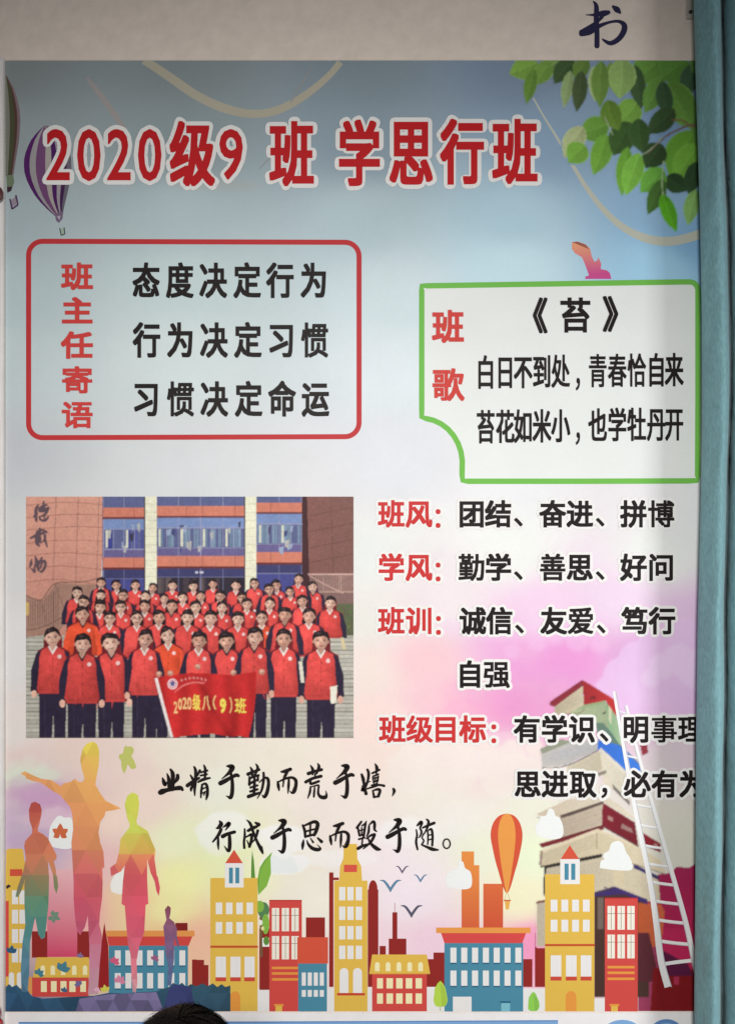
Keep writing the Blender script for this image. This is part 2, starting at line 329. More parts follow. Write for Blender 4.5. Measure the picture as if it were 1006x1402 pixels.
def put_glyph(mb, ch, c, k, cx=None, cy=None, ew=None, eh=None, bbox=None, bold=1.0, disc=False, shear=0, rot=0, q=8):
    vs, fs, ed = glyph(ch)
    if bbox:
        used = {i for f_ in fs for i in f_}
        x0 = min(vs[i][0] for i in used); x1 = max(vs[i][0] for i in used); y0 = min(vs[i][1] for i in used); y1 = max(vs[i][1] for i in used)
        bx0, by0, bx1, by1 = bbox; bb = 0 if disc else bold
        sx = (bx1 - bx0 - 2 * bb) / (x1 - x0); sy = (by1 - by0 - 2 * bb) / (y1 - y0)
        T = [(bx0 + bb + (x - x0) * sx, by1 - bb - (y - y0) * sy) for x, y in vs]
    else:
        T = [((x - .5) * ew, -(y - .38) * eh) for x, y in vs]
        T = [(cx + x * math.cos(rot) - y * math.sin(rot) - y * shear, cy + y * math.cos(rot) + x * math.sin(rot)) for x, y in T]
    mb.add([(X(x), FRONT - (k + .15) * U, Z(y)) for x, y in T], fs, c)
    if bold <= 0: return
    b = bold; y0_ = FRONT - k * U; y1_ = FRONT - (k + .5) * U
    if disc:
        seen = set()
        for i, j in ed:
            (ax, ay), (bx, by) = T[i], T[j]; l = math.hypot(bx - ax, by - ay)
            if l > 1e-6:
                nx_, ny_ = -(by - ay) / l * b, (bx - ax) / l * b
                mb.add([(X(ax + nx_), y0_, Z(ay + ny_)), (X(bx + nx_), y0_, Z(by + ny_)), (X(bx), y1_, Z(by)), (X(ax), y1_, Z(ay)), (X(bx - nx_), y0_, Z(by - ny_)), (X(ax - nx_), y0_, Z(ay - ny_))], [(0, 1, 2, 3), (3, 2, 4, 5)], c)
            for m_, (px, py) in ((i, T[i]), (j, T[j])):
                key = (round(px, 1), round(py, 1))
                if key in seen: continue
                seen.add(key)
                mb.add([(X(px), y1_, Z(py))] + [(X(px + b * math.cos(a_ * 2 * math.pi / q)), y0_, Z(py + b * math.sin(a_ * 2 * math.pi / q))) for a_ in range(q)], [(0, a_ + 1, (a_ + 1) % q + 1) for a_ in range(q)], c)
    else:
        for i, j in ed:
            H = hull([(T[m_][0] + sx_ * b, T[m_][1] + sy_ * b) for m_ in (i, j) for sx_ in (-1, 1) for sy_ in (-1, 1)])
            if len(H) < 3: continue
            mx_ = sum(p[0] for p in H) / len(H); my_ = sum(p[1] for p in H) / len(H)
            mb.add([(X(mx_), y1_, Z(my_))] + [(X(x), y0_, Z(y)) for x, y in H], [(0, a_ + 1, (a_ + 1) % len(H) + 1) for a_ in range(len(H))], c)
def clip_x(mb, xmax): pass
def line(parent, chars, c, ew, eh, bold, k=26, halo=None, name='lettering'):
    """chars: list of (character, cx, cy) or (character, bbox)."""
    par = parent
    if halo:
        hb = MB()
        for t in chars:
            kw = dict(bbox=t[1]) if len(t) == 2 else dict(cx=t[1], cy=t[2], ew=ew, eh=eh)
            put_glyph(hb, t[0], WHITE, k - 2, bold=halo, disc=True, **kw)
        par = part(hb, name, parent)
    for t in chars:
        m = MB(); kw = dict(bbox=t[1]) if len(t) == 2 else dict(cx=t[1], cy=t[2], ew=ew, eh=eh)
        cc = t[3] if len(t) == 4 else c
        put_glyph(m, t[0], cc, k, bold=bold * (.45 if t[0] in "0129" and bold > 2 else .5 if t[0] in '、：，' else .62 if t[0] == '事' else .8 if t[0] in '寄惯歌勤善语博理强爱级德处春青恰' and len(t) > 2 else 1), **kw); part(m, 'character', par)
RED_T = (0.52, 0.012, 0.016); RED = (0.56, 0.035, 0.035); BLK = (0.012, 0.008, 0.008)
T_ = [('2',(65,178,97,248)),('0',(107,178,139,249)),('2',(148,178,180,248)),('0',(190,178,222,249)),('级',(233,167,295,256)),('9',(301,178,333,247)),
      ('班',(369,167,430,256)),('学',(464,165,520,256)),('思',(533,168,592,254)),('行',(602,164,662,254)),('班',(673,164,735,253))]
line(poster, T_, RED_T, 0, 0, 2.2, halo=6.0, name='title_lettering')
def row(s, xs, cy, cy2=None):
    n_ = len(s); return [(ch, xs[i], (cy if cy2 is None else cy + (cy2 - cy) * i / (n_ - 1)) + (3 if ch == '，' else 0)) for i, ch in enumerate(s)]

# red rounded frame and the head teacher's words
def stroke_path(mb, pts, wd, c, k, closed=True):
    n_ = len(pts); A = []; B = []
    for i in range(n_):
        p = pts[(i - 1) % n_] if closed or i > 0 else pts[i]; q_ = pts[(i + 1) % n_] if closed or i < n_ - 1 else pts[i]
        dx, dy = q_[0] - p[0], q_[1] - p[1]; l = math.hypot(dx, dy) or 1
        A.append((pts[i][0] - dy / l * wd / 2, pts[i][1] + dx / l * wd / 2)); B.append((pts[i][0] + dy / l * wd / 2, pts[i][1] - dx / l * wd / 2))
    mb.add([(X(x), FRONT - k * U, Z(y)) for x, y in A + B], [(i, (i + 1) % n_, n_ + (i + 1) % n_, n_ + i) for i in range(n_ if closed else n_ - 1)], c)
def rrect(x0, y0, x1, y1, r, skew=0, m=8):
    out = []
    for cx, cy, a0 in ((x1 - r, y0 + r, -90), (x1 - r, y1 - r, 0), (x0 + r, y1 - r, 90), (x0 + r, y0 + r, 180)):
        for i in range(m + 1):
            a_ = math.radians(a0 + 90 * i / m); out.append((cx + r * math.cos(a_), cy + r * math.sin(a_)))
    # extra points keep the stroke straight beside the corners
    res = []
    for i, p in enumerate(out):
        res.append(p); q_ = out[(i + 1) % len(out)]
        if math.hypot(q_[0] - p[0], q_[1] - p[1]) > 20:
            for t in (.02, .5, .98): res.append((p[0] + (q_[0] - p[0]) * t, p[1] + (q_[1] - p[1]) * t))
    cyc = (y0 + y1) / 2
    return [(x, y + (x - x0) / (x1 - x0) * skew * (-1 if y > cyc else 1)) for x, y in res]
m = MB(); stroke_path(m, rrect(40.5, 331, 491.5, 599.5, 19, 1.5), 7, (.50, .035, .04), 3)
rf = part(m, 'red_frame')
line(rf, [(ch, 107, y) for ch, y in zip('班主任寄语', (379, 426, 473, 520.5, 568))], (.58, .05, .045), 44, 38, 1.3)
line(rf, row('态度决定行为', (201,247,292.5,339,384,430), 384.5), BLK, 38, 50, 1.15)
line(rf, row('行为决定习惯', (202,248,293.5,340,385.5,431), 466), BLK, 38, 50, 1.15)
line(rf, row('习惯决定命运', (201,248,294,341,386.5,432), 546.5), BLK, 38, 50, 1.15)

# green frame with the class song
gp = [(577,392)] + [(577 + (938 - 577) * t, 392 - 5.5 * t) for t in (.02, .3, .6, .98)] + [(943 + 11 * math.sin(a_), 398 - 11.5 * math.cos(a_)) for a_ in (0.1, .5, .9, 1.3, 1.55)] + \
     [(954, 420), (954, 540), (953.5, 652), (953, 658), (940, 658.5), (800, 659), (640, 659), (633, 658), (632, 650)] + \
     [(577 + 55.5 * math.sin(a_), 635 - 62 * math.cos(a_)) for a_ in (1.5, 1.3, 1.1, .9, .7, .5, .3, .12)] + [(577, 571), (577, 560), (577, 480), (577, 398)]
m = MB(); m.poly(gp, lambda x, y: (0.76, 0.78, 0.76), 2); stroke_path(m, gp, 7.5, ink((112, 182, 78), 650), 3)
gf = part(m, 'green_frame')
line(gf, [('班', 613, 447.5), ('歌', 613, 527)], (.60, .055, .045), 44, 46, 1.4)
line(gf, [('《', (728.5, 408, 748.5, 457)), ('苔', (766, 408, 807, 456)), ('》', (824, 406, 845, 455))], BLK, 0, 0, 1.1)
xs = (664.2,690.8,715.2,740.9,766.5,797,817.1,843.7,870.3,897,921.3)
line(gf, row('白日不到处，青春恰自来', xs, 510, 506.5), BLK, 26, 48, .8)
line(gf, row('苔花如米小，也学牡丹开', xs, 584.5, 580.5), BLK, 26, 48, .8)

# class spirit lines with white outlines
def rline(s, xs, cy, nred, x_off=0):
    line(poster, [(ch, x + (.5 if ch == '：' else 0), cy if ch not in '：' else cy + 4, RED if i < nred else BLK) for i, (ch, x) in enumerate(zip(s, xs))], BLK, 37, 38.5, 1.12, halo=4.9, name='motto_lettering')
base = (645, 681.5, 720, 755.5, 792.5, 831.5, 866, 903.5)
rline('班风：团结、奋进、拼博', (535.5, 573, 608) + base, 703.5, 3)
rline('学风：勤学、善思、好问', (535.5, 573, 608) + base, 776.5, 3)
rline('班训：诚信、友爱、笃行', (535.5, 573.5, 608.5) + tuple(x + 1.5 for x in base), 849.5, 3)
rline('自强', (642.5, 679), 922.5, 0)
rline('班级目标：有学识、明事理', (537, 574, 609.5, 646.5, 684, 720.5, 758, 795.5, 837, 869, 907.5, 944.5), 997.5, 5)
rline('思进取，必有为', (721.5, 758.5, 797, 836, 871, 908.5, 946), 1072.5, 0)

# ------------------------------------------------------------------ brush lettering, traced stroke by stroke
YU = [[(850,110,14),(885,112,34),(912,125,42),(885,175,34),(840,215,18),(790,257,7)],[(775,305,38),(830,278,36),(900,238,28),(955,213,30),(980,220,26)],[(888,165,20),(903,230,24),(912,320,30),(908,420,32),(890,470,30),(862,460,16),(838,450,5)]]
ER = [[(465,175,16),(510,168,30),(570,145,28)],[(535,170,24),(505,230,24),(488,275,16)],[(425,290,18),(432,340,26),(440,388,12)],[(430,292,12),(500,258,18),(580,240,22),(628,268,28),(632,330,28),(612,395,34),(588,415,20),(562,393,5)],[(492,280,16),(484,345,12)],[(552,262,18),(548,340,22),(542,422,8)]]
QUOTE = {
 ('业',210,1035):[[(165,195,10),(185,260,30),(190,350,30),(195,385,26)],[(205,148,18),(230,200,34),(230,300,32),(225,375,34)],[(114,245,12),(128,290,32),(142,325,26),(165,290,8)],[(286,215,28),(282,255,32),(248,305,14),(232,330,8)],[(88,412,40),(112,400,46),(160,385,34),(240,368,32),(315,360,38),(340,380,24)]],
 ('精',210,1035):[[(475,118,16),(492,170,26),(488,300,24),(480,380,22),(482,447,10)],[(432,212,12),(458,255,24)],[(540,160,22),(510,215,18),(480,250,8)],[(398,332,32),(450,295,30),(530,245,20)],[(475,300,18),(442,365,24),(440,395,12)],[(586,98,12),(602,150,24),(596,265,18)],[(550,182,16),(625,160,18)],[(548,218,16),(620,203,18)],[(520,292,16),(580,262,26),(655,245,16)],[(566,330,18),(556,400,20),(552,470,12)],[(560,322,12),(606,312,22),(626,360,24),(624,440,26),(612,492,12)],[(575,368,14),(606,355,12)],[(572,418,12),(604,402,12)],[(596,415,10),(585,440,12)]],
 ('于',210,1035):YU,
 ('勤',330,1035):[[(85,202,30),(140,177,24),(212,150,22)],[(112,122,10),(130,160,24),(130,222,16)],[(175,84,10),(196,130,24),(172,195,18)],[(98,255,16),(150,230,20),(205,215,20)],[(98,312,22),(150,286,20),(200,262,18)],[(102,235,18),(100,322,22)],[(158,205,18),(158,330,24),(152,425,24)],[(200,215,18),(196,275,18)],[(112,355,18),(192,330,18)],[(112,400,20),(192,375,20)],[(90,458,30),(150,437,28),(215,415,18)],[(262,186,20),(264,260,22),(242,380,20),(190,482,7)],[(215,295,10),(270,247,16),(308,252,26),(320,310,26),(302,410,30),(272,462,26),(245,438,6)]],
 ('而',330,1035):ER,
 ('荒',330,1035):[[(775,195,30),(840,172,24),(925,150,26)],[(800,102,10),(825,150,26),(822,205,16)],[(882,80,10),(896,120,26),(868,195,16)],[(745,292,26),(820,252,24),(920,225,26)],[(852,200,16),(850,240,14)],[(805,262,14),(802,312,22),(895,283,20)],[(800,345,14),(792,410,20),(768,478,8)],[(848,345,10),(842,400,18),(838,460,16)],[(800,350,10),(850,335,12),(892,330,16),(888,380,18),(890,430,22),(920,463,30),(968,466,32),(982,435,18),(975,390,4)]],
 ('于',330+86.5,1035):None,
 ('嬉',440,1035):[[(462,205,20),(480,260,28),(490,330,20),(512,425,28)],[(528,150,20),(542,200,24),(525,300,20),(475,388,30),(478,350,22)],[(472,340,14),(510,305,14),(560,285,8)],[(616,84,10),(636,130,28),(628,195,14)],[(582,192,16),(665,152,18)],[(592,226,14),(652,203,16)],[(588,250,12),(650,235,14)],[(596,288,14),(648,272,16)],[(590,240,14),(600,300,14)],[(652,228,16),(640,290,16)],[(618,240,12),(618,290,12)],[(575,330,14),(640,308,14)],[(520,370,12),(600,345,18),(660,325,18),(718,335,22)],[(590,390,14),(604,462,22)],[(592,390,12),(645,375,22),(672,390,24),(652,455,24)],[(600,465,18),(658,455,16)]],
 ('，',440,1035):[[(825,370,20),(834,398,26),(812,455,5)]],
 ('行',280,1110):[[(180,112,16),(196,145,36),(165,185,26),(142,192,12)],[(196,205,26),(165,270,26),(102,348,14)],[(165,285,12),(162,360,22),(166,434,10)],[(212,185,6),(250,160,22),(285,138,34),(280,165,24),(245,215,8)],[(215,285,34),(270,257,28),(350,235,26)],[(290,255,24),(295,340,30),(292,425,30),(275,450,24),(232,395,6)]],
 ('成',280,1110):[[(505,220,24),(560,190,30),(605,172,22)],[(588,128,16),(622,148,32),(625,155,28)],[(466,200,14),(466,280,20),(458,350,20),(462,418,20)],[(472,298,12),(510,278,16),(545,265,24),(542,330,24),(520,402,24)],[(492,330,8),(515,385,16)],[(490,98,8),(530,140,24),(565,240,22),(610,350,24),(655,435,30),(674,482,12)],[(668,470,18),(667,395,4)],[(615,220,24),(592,300,18),(545,365,6)]],
 ('于',280,1110):[[(x + 8, y - 6, w_) for x, y, w_ in st] for st in YU],
 ('思',400,1110):[[(124,158,18),(146,220,24),(152,292,20)],[(130,168,14),(200,137,22),(262,118,28),(294,145,32),(278,220,30),(255,270,24)],[(160,228,16),(268,200,16)],[(155,288,20),(250,264,20)],[(212,150,16),(206,272,16)],[(134,325,10),(125,380,26),(120,432,12)],[(172,330,8),(190,380,22),(240,425,30),(300,437,30),(326,422,16),(288,378,4)],[(212,305,8),(242,352,18)],[(296,305,16),(338,345,28)]],
 ('而',400,1110):[[(x + 12, y - 8, w_) for x, y, w_ in st] for st in ER],
 ('毁',400,1110):[[(795,115,16),(770,150,20),(742,188,20)],[(752,175,16),(762,225,18),(772,275,18)],[(800,165,12),(840,135,16),(852,110,8)],[(842,140,18),(832,200,20),(820,282,20)],[(778,218,12),(828,205,12)],[(797,185,12),(797,262,12)],[(772,276,18),(828,262,16)],[(765,318,16),(832,300,14)],[(808,300,14),(802,375,14)],[(755,425,26),(800,398,24),(858,375,14)],[(882,165,16),(876,235,20),(855,285,10)],[(882,155,10),(930,115,22),(946,150,24),(944,205,20),(968,228,12)],[(850,312,12),(900,275,18),(945,262,22)],[(945,268,24),(905,345,22),(818,425,12)],[(868,300,12),(905,370,24),(970,425,34),(1012,436,14)]],
 ('于',520,1110):[[(x - 687, y - 14, w_) for x, y, w_ in st] for st in YU],
 ('随',520,1110):[[(416,210,12),(424,270,16),(414,350,20),(430,435,16)],[(428,160,16),(468,122,26),(478,140,22),(460,190,16),(476,232,18),(455,290,12),(438,298,6)],[(488,188,14),(550,160,22),(620,132,24)],[(535,90,14),(556,120,22),(536,200,18),(498,268,8)],[(546,225,14),(550,300,14),(546,378,12)],[(548,222,10),(588,203,20),(602,280,20),(598,390,18)],[(558,272,12),(592,265,12)],[(558,325,12),(592,316,12)],[(500,255,14),(482,300,12),(502,335,14),(478,380,14)],[(478,382,14),(540,408,22),(600,432,30),(665,440,14)]],
}
QUOTE[('于',330+86.5,1035)] = None
UQ = 8.383
qd = MB()
for kq, (key, strokes) in enumerate(QUOTE.items()):
    if strokes is None: strokes = [[(x + 0, y - 5, w_) for x, y, w_ in st] for st in YU]; ox, oy = 440 - 615 / UQ, 1035
    else: ox, oy = key[1], key[2]
    m = MB()
    for i, st in enumerate(strokes):
        m.strip([(ox + x / UQ, oy + y / UQ, w_ / UQ * 1.42) for x, y, w_ in st], BLK, 26 + .3 * i, 6)
    part(m, 'brush_character')
m = MB(); ring = [(520 + (763 + 40 * math.cos(t)) / UQ, 1110 + (370 + 54 * math.sin(t)) / UQ) for t in np.linspace(0, 2 * math.pi, 24, endpoint=False)]
stroke_path(m, ring, 2.1, BLK, 26); part(m, 'brush_character')

# ------------------------------------------------------------------ printed decoration: ribbons, leaves, balloons, petals
for pts, c in (([(196,80,9),(205,88,11),(235,108,12),(270,132,12),(310,150,12),(350,157,11),(385,150,11),(420,130,10),(450,105,9),(466,86,9)], (132,128,114)),
               ([(120,108,3),(133,124,7),(150,147,8),(172,178,7)], (124,120,118)), ([(398,142,1.5),(412,118,2),(427,92,1.5)], (112,112,112)),
               ([(355,232,2),(375,212,3),(392,196,2)], (124,130,132)),
               ([(729,135,2),(745,163,2.5),(765,195,3.5),(800,255,6),(830,293,8),(860,317,10),(895,330,12),(930,329,12.5),(975,315,13)], (158,160,148))):
    pts = [(x, max(y, 84.6), w_) if y < 90 else (x, y, w_) for x, y, w_ in pts]
    m = MB(); ys = sum(p[1] for p in pts) / len(pts); m.strip(pts, lambda x, y, c=c, ys=ys: ink(c, y * .35 + ys * .65), 1.5 + (ys % 7) * .1, 8, False)
    m.v = [(x, y, min(z, Z(84.1))) for x, y, z in m.v]
    part(m, 'printed_ribbon')
LEAVES = [(735,86,696,103,30,(92,122,52)),(752,84,732,118,24,(84,112,48)),(730,95,720,144,17,(76,104,42)),(785,82,757,116,26,(46,64,36)),(780,98,771,150,15,(108,126,84)),
 (802,80,786,112,22,(72,94,42)),(795,98,788,155,20,(54,66,40)),(812,92,813,140,15,(122,138,92)),(822,84,820,149,24,(80,106,48)),(850,80,847,137,36,(106,130,74)),(834,86,846,136,18,(82,108,46)),
 (900,80,866,112,44,(72,106,44)),(940,78,903,110,56,(66,100,42)),(868,90,877,151,22,(46,66,38)),(904,106,881,156,28,(76,110,48)),(950,88,938,135,26,(44,66,46)),(912,114,950,180,42,(78,112,48)),
 (905,112,915,162,22,(44,66,42)),(922,150,884,184,28,(44,64,36)),(830,138,846,180,28,(76,102,38)),(871,139,845,168,34,(94,130,54)),(832,170,791,186,34,(84,122,48)),(797,174,771,217,28,(140,150,108)),
 (801,200,777,224,31,(98,140,54)),(829,184,811,241,28,(92,134,50)),(862,168,838,214,36,(48,72,34)),(872,163,879,211,28,(46,70,34)),(858,202,850,270,21,(90,136,48)),(874,210,855,269,27,(104,154,60)),
 (905,198,882,231,33,(42,62,34)),(950,180,915,245,44,(82,126,42)),(957,198,921,251,36,(94,140,50)),(910,243,940,262,26,(38,62,34)),(952,222,942,270,22,(38,60,36)),(907,232,875,264,32,(88,140,54)),
 (907,246,885,295,22,(58,90,38)),(905,266,925,319,20,(76,142,28)),(952,260,940,310,21,(112,150,84)),(965,84,945,100,30,(60,90,44)),(975,150,950,200,34,(70,104,44)),(770,80,745,96,14,(88,112,60))]
def leaf(x0, y0, x1, y1, wd, c, k):
    L_ = math.hypot(x1 - x0, y1 - y0); ux, uy = (x1 - x0) / L_, (y1 - y0) / L_; vx_, vy_ = -uy, ux
    sh = [(0, 0), (.07, .22), (.18, .39), (.32, .48), (.48, .5), (.62, .45), (.76, .33), (.88, .17), (1, 0)]
    bend = random.uniform(-.08, .08) * wd; y_ = (y0 + y1) / 2
    def pt(t, s_): b_ = bend * math.sin(t * math.pi); return (x0 + ux * t * L_ + vx_ * (s_ * wd + b_), max(84.3, y0 + uy * t * L_ + vy_ * (s_ * wd + b_)))
    m = MB(); c0 = ink(c, y_); c0 = tuple(a_ * 1.0 for a_ in c0); lt = tuple(min(.8, a_ * 1.08) for a_ in c0); dk = tuple(a_ * .9 for a_ in c0); rim = tuple(min(.8, a_ * 1.25 + .01) for a_ in c0)
    rimp = [pt(t, s_ * 1.06) for t, s_ in sh] + [pt(t, -s_ * 1.06) for t, s_ in sh[-2:0:-1]]
    m.poly(rimp, rim, k)
    A = [pt(t, 0) for t, s_ in sh]; B = [pt(t, s_ * .97) for t, s_ in sh]; C_ = [pt(t, -s_ * .97) for t, s_ in sh]
    for i in range(len(sh) - 1):
        g = .92 + .16 * (i / 8) + random.uniform(-.03, .03)
        m.poly([A[i], A[i + 1], B[i + 1], B[i]] if i else [A[0], A[1], B[1]], tuple(a_ * g for a_ in lt), k + .3)
        m.poly([A[i], A[i + 1], C_[i + 1], C_[i]] if i else [A[0], A[1], C_[1]], tuple(a_ * g for a_ in dk), k + .3)
    m.strip([(x0, max(84.3, y0), 1.0), ((x0 + x1) / 2 + vx_ * bend, (y0 + y1) / 2 + vy_ * bend, .8), (x1, y1, .3)], rim, k + .6, 4, False)
    for t in (.25, .42, .6):
        for sg in (1, -1):
            a_ = pt(t, 0); b_ = pt(t + .16, sg * .30); m.strip([(a_[0], a_[1], .5), (b_[0], b_[1], .2)], tuple(v_ * 1.2 for v_ in c0), k + .6 + .1 * sg, 3, False)
    soft_part(m, 'printed_leaf')
for i, l in enumerate(LEAVES): leaf(*l, 3 + i * .9 % 9 + i * .02)
m = MB()
for pts, c in (([(960,178,3),(945,172,3),(920,182,2.5),(905,192,2),(885,212,1.6)], (92,72,66)), ([(918,165,1.5),(932,166,2),(948,176,2)], (96,70,58)), ([(905,190,1.5),(890,205,1.5),(876,214,1.2)], (132,146,118)),
               ([(907,222,1.6),(905,246,1.8),(906,268,1.6)], (128,150,112)), ([(826,160,1),(834,178,1.6),(838,186,1)], (134,148,118))):
    m.strip(pts, ink(c, 200), 12.5, 6)
soft_part(m, 'printed_twig')
soft_print(690, 84.2, 984, 326, 1.0, 7, .75, INK, .035, seed=4)

def lerp_path(P, t):
    f_ = t * (len(P) - 1); i = min(int(f_), len(P) - 2); f_ -= i
    return (P[i][0] * (1 - f_) + P[i + 1][0] * f_, P[i][1] * (1 - f_) + P[i + 1][1] * f_)
def gores(m, Lp, Rp, us, cols, k, n_=14):
    for g in range(len(us) - 1):
        a_ = []; b_ = []
        for i in range(n_ + 1):
            l = lerp_path(Lp, i / n_); r = lerp_path(Rp, i / n_)
            a_.append((l[0] + (r[0] - l[0]) * us[g], l[1] + (r[1] - l[1]) * us[g])); b_.append((l[0] + (r[0] - l[0]) * us[g + 1], l[1] + (r[1] - l[1]) * us[g + 1]))
        m.poly(a_ + b_[::-1], lambda x, y, c=cols[g]: ink(c, y), k)
m = MB()
gores(m, [(62,173),(52,182),(43,194),(37,207),(34,220),(34,234),(39,251),(48,267),(60,282),(77,297)], [(66,173),(78,178),(89,190),(96,205),(99,220),(99,238),(96,255),(92,272),(89,284),(87,297)],
      [0,.12,.25,.45,.58,.7,.8,.9,1], [(66,24,78),(128,124,126),(92,58,92),(138,132,128),(60,22,74),(130,122,128),(52,26,62),(86,82,92)], 1.6)
m.poly([(76,293),(87,290),(87,300),(82,306),(78,303)], ink((98, 84, 104), 298), 1.9); m.poly([(79,297),(84,296),(83,302)], ink((150, 140, 150), 298), 2.1)
for a_, b_ in (((83,313),(85,323)), ((85,323),(90,321)), ((90,321),(89,312))): m.strip([(a_[0], a_[1], 1.6), (b_[0], b_[1], 1.6)], ink((58, 74, 62), 318), 2.2, 3, False)
m.poly([(84,314),(89,312),(89.5,320),(86,322)], ink((140, 152, 140), 318), 2)
part(m, 'printed_balloon', label='purple and white striped printed balloon')
m = MB()
gores(m, [(9.2,105),(9.2,140),(9.2,180),(9.2,215),(9.2,242)], [(11,105),(22,125),(28,148),(29.5,165),(27.5,194),(23,220),(19.5,242)], [0,.28,.62,.8,1], [(98,98,90),(58,60,42),(66,46,42),(100,84,88)], 1.6)
m.poly([(10,241),(19.5,240),(21,250),(18,259),(11,264)], ink((92, 104, 84), 250), 1.9); m.poly([(11,257),(18,256),(17,262),(11.5,265)], ink((50, 30, 40), 250), 2.1)
for a_, b_ in (((15,273),(18,287)), ((18,287),(26,281)), ((26,281),(23,268))): m.strip([(a_[0], a_[1], 2), (b_[0], b_[1], 2.6)], ink((72, 46, 78), 278), 2.2, 3, False)
m.poly([(16,275),(23,270),(25,279),(19,284)], ink((128, 116, 128), 278), 2)
part(m, 'printed_balloon', label='dark green and brown printed balloon cut by the left edge')
m = MB(); F = [(110,665),(150,660),(205,680),(235,710),(248,765),(265,800),(285,790),(293,768),(312,815),(308,850),(350,858),(370,875),(382,918),(200,918),(205,900),(228,895),(205,830),(180,770),(130,740),(110,710)]
def fcol(x, y):
    t = min(1, max(0, (y - 335) / 40)); a_ = ink((205, 140, 104), 350); b_ = ink((176, 68, 124), 370); return tuple(a_[i] * (1 - t) + b_[i] * t for i in range(3))
m.poly([(760 + x / 5.03, 200 + y / 5.03) for x, y in F], fcol, 1.6)
m.poly([(760 + x / 5.03, 200 + y / 5.03) for x, y in [(112,665),(150,661),(205,682),(232,715),(170,690)]], ink((140, 84, 70), 340), 1.9)
part(m, 'printed_petal')

# ------------------------------------------------------------------ books, ladder
def tr(pts, ox, oy, s): return [(ox + x / s, oy + y / s) for x, y in pts]
def BK(pts, c, k, dy=0, name=None, c2=None):
    P = tr(pts, 720, 920 + dy, 4.19); m = MB(); dim = lambda q_: (q_[0] * .94, q_[1] * .91, q_[2] * .86) if min(q_) > 120 else q_; c = dim(c); c2 = dim(c2) if c2 else None; cc = ink(c)
    if c2:
        xs_ = [p[0] for p in P]; x0, x1 = min(xs_), max(xs_); d2_ = ink(c2)
        m.poly(P, lambda x, y: tuple(cc[i] + (d2_[i] - cc[i]) * (x - x0) / (x1 - x0) for i in range(3)), k)
    else: m.poly(P, cc, k)
    return m
def join(ms, name, parent=poster, label=None, mat=None):
    M = MB()
    for q_ in ms: M.add(q_.v, q_.f, q_.c)
    return part(M, name, parent, label=label, mat=mat)
def join_soft(ms, name, parent=poster, label=None):
    M = MB()
    for q_ in ms: M.add(q_.v, q_.f, q_.c)
    soft_part(M, name, label=label)
join_soft([BK([(160,195),(322,70),(327,195),(300,240),(160,240)],(186,178,158),3,c2=(205,200,182)), BK([(130,185),(135,168),(320,42),(326,75),(160,198),(140,192)],(132,44,54),3.5), BK([(322,44),(510,160),(520,290),(470,260),(455,165),(327,195)],(150,40,44),3.2,c2=(186,52,52)),
      BK([(360,160),(370,135),(390,132),(400,152)],(120,36,40),3.8)], 'printed_book', label='top red covered book')
join_soft([BK([(260,225),(325,190),(450,163),(540,400),(400,300),(330,250),(260,250)],(176,192,162),4,c2=(150,172,146)), BK([(285,215),(325,188),(450,162),(455,178),(330,205)],(150,176,140),4.4), BK([(455,170),(540,290),(545,430),(470,330)],(120,158,122),4.5,c2=(170,200,170)),
      BK([(470,190),(488,215),(485,300),(470,275)],(205,212,190),4.8), BK([(432,238),(452,222),(450,240)],(40,40,38),4.8), BK([(395,290),(440,290),(560,440),(560,470),(410,380)],(96,122,108),4.3)], 'printed_book')
join_soft([BK([(80,450),(190,395),(410,385),(415,440),(230,530),(90,545)],(198,200,206),3.4,c2=(182,186,196)), BK([(410,385),(540,420),(655,530),(655,570),(580,575),(405,440)],(52,104,196),5.2,c2=(62,120,210)), BK([(75,440),(185,385),(270,392),(90,468)],(150,160,146),3.6),
      BK([(425,432),(575,570),(570,590),(415,445)],(226,226,222),5.5)], 'printed_book', label='blue covered book')
join_soft([BK([(230,532),(420,450),(432,560),(250,640),(230,600)],(214,210,196),3.8,c2=(196,192,176)), BK([(420,445),(575,590),(640,760),(440,640)],(226,224,214),4.1,c2=(206,206,200)), BK([(490,640),(590,740),(590,765),(495,670)],(118,112,104),4.5), BK([(380,585),(455,560),(455,580),(385,605)],(150,146,136),4.5)], 'printed_book')
join_soft([BK([(60,140),(230,60),(430,30),(520,80),(640,180),(560,150),(440,75),(200,160),(70,152)],(208,200,188),4.0,160,c2=(224,220,210)), BK([(190,150),(440,66),(440,82),(200,166)],(86,70,66),4.5,160), BK([(190,165),(440,80),(440,205),(220,270),(180,280)],(188,178,166),4.2,160,c2=(202,192,180)),
      BK([(435,75),(620,190),(640,325),(430,210)],(122,34,46),4.6,160,c2=(104,28,40)), BK([(520,130),(610,185),(620,290),(530,250)],(112,32,42),4.8,160), BK([(660,245),(765,310),(768,362),(672,322)],(128,32,44),4.6,160), BK([(70,312),(200,275),(430,205),(445,228),(90,335)],(118,40,48),4.7,160),
      BK([(466,150),(496,165),(496,186),(466,172)],(178,140,140),5.1,160), BK([(545,195),(600,225),(612,252),(540,222)],(160,128,130),5.1,160), BK([(728,308),(752,320),(752,330),(728,318)],(190,160,160),5.1,160)], 'printed_book', label='thick dark red book')
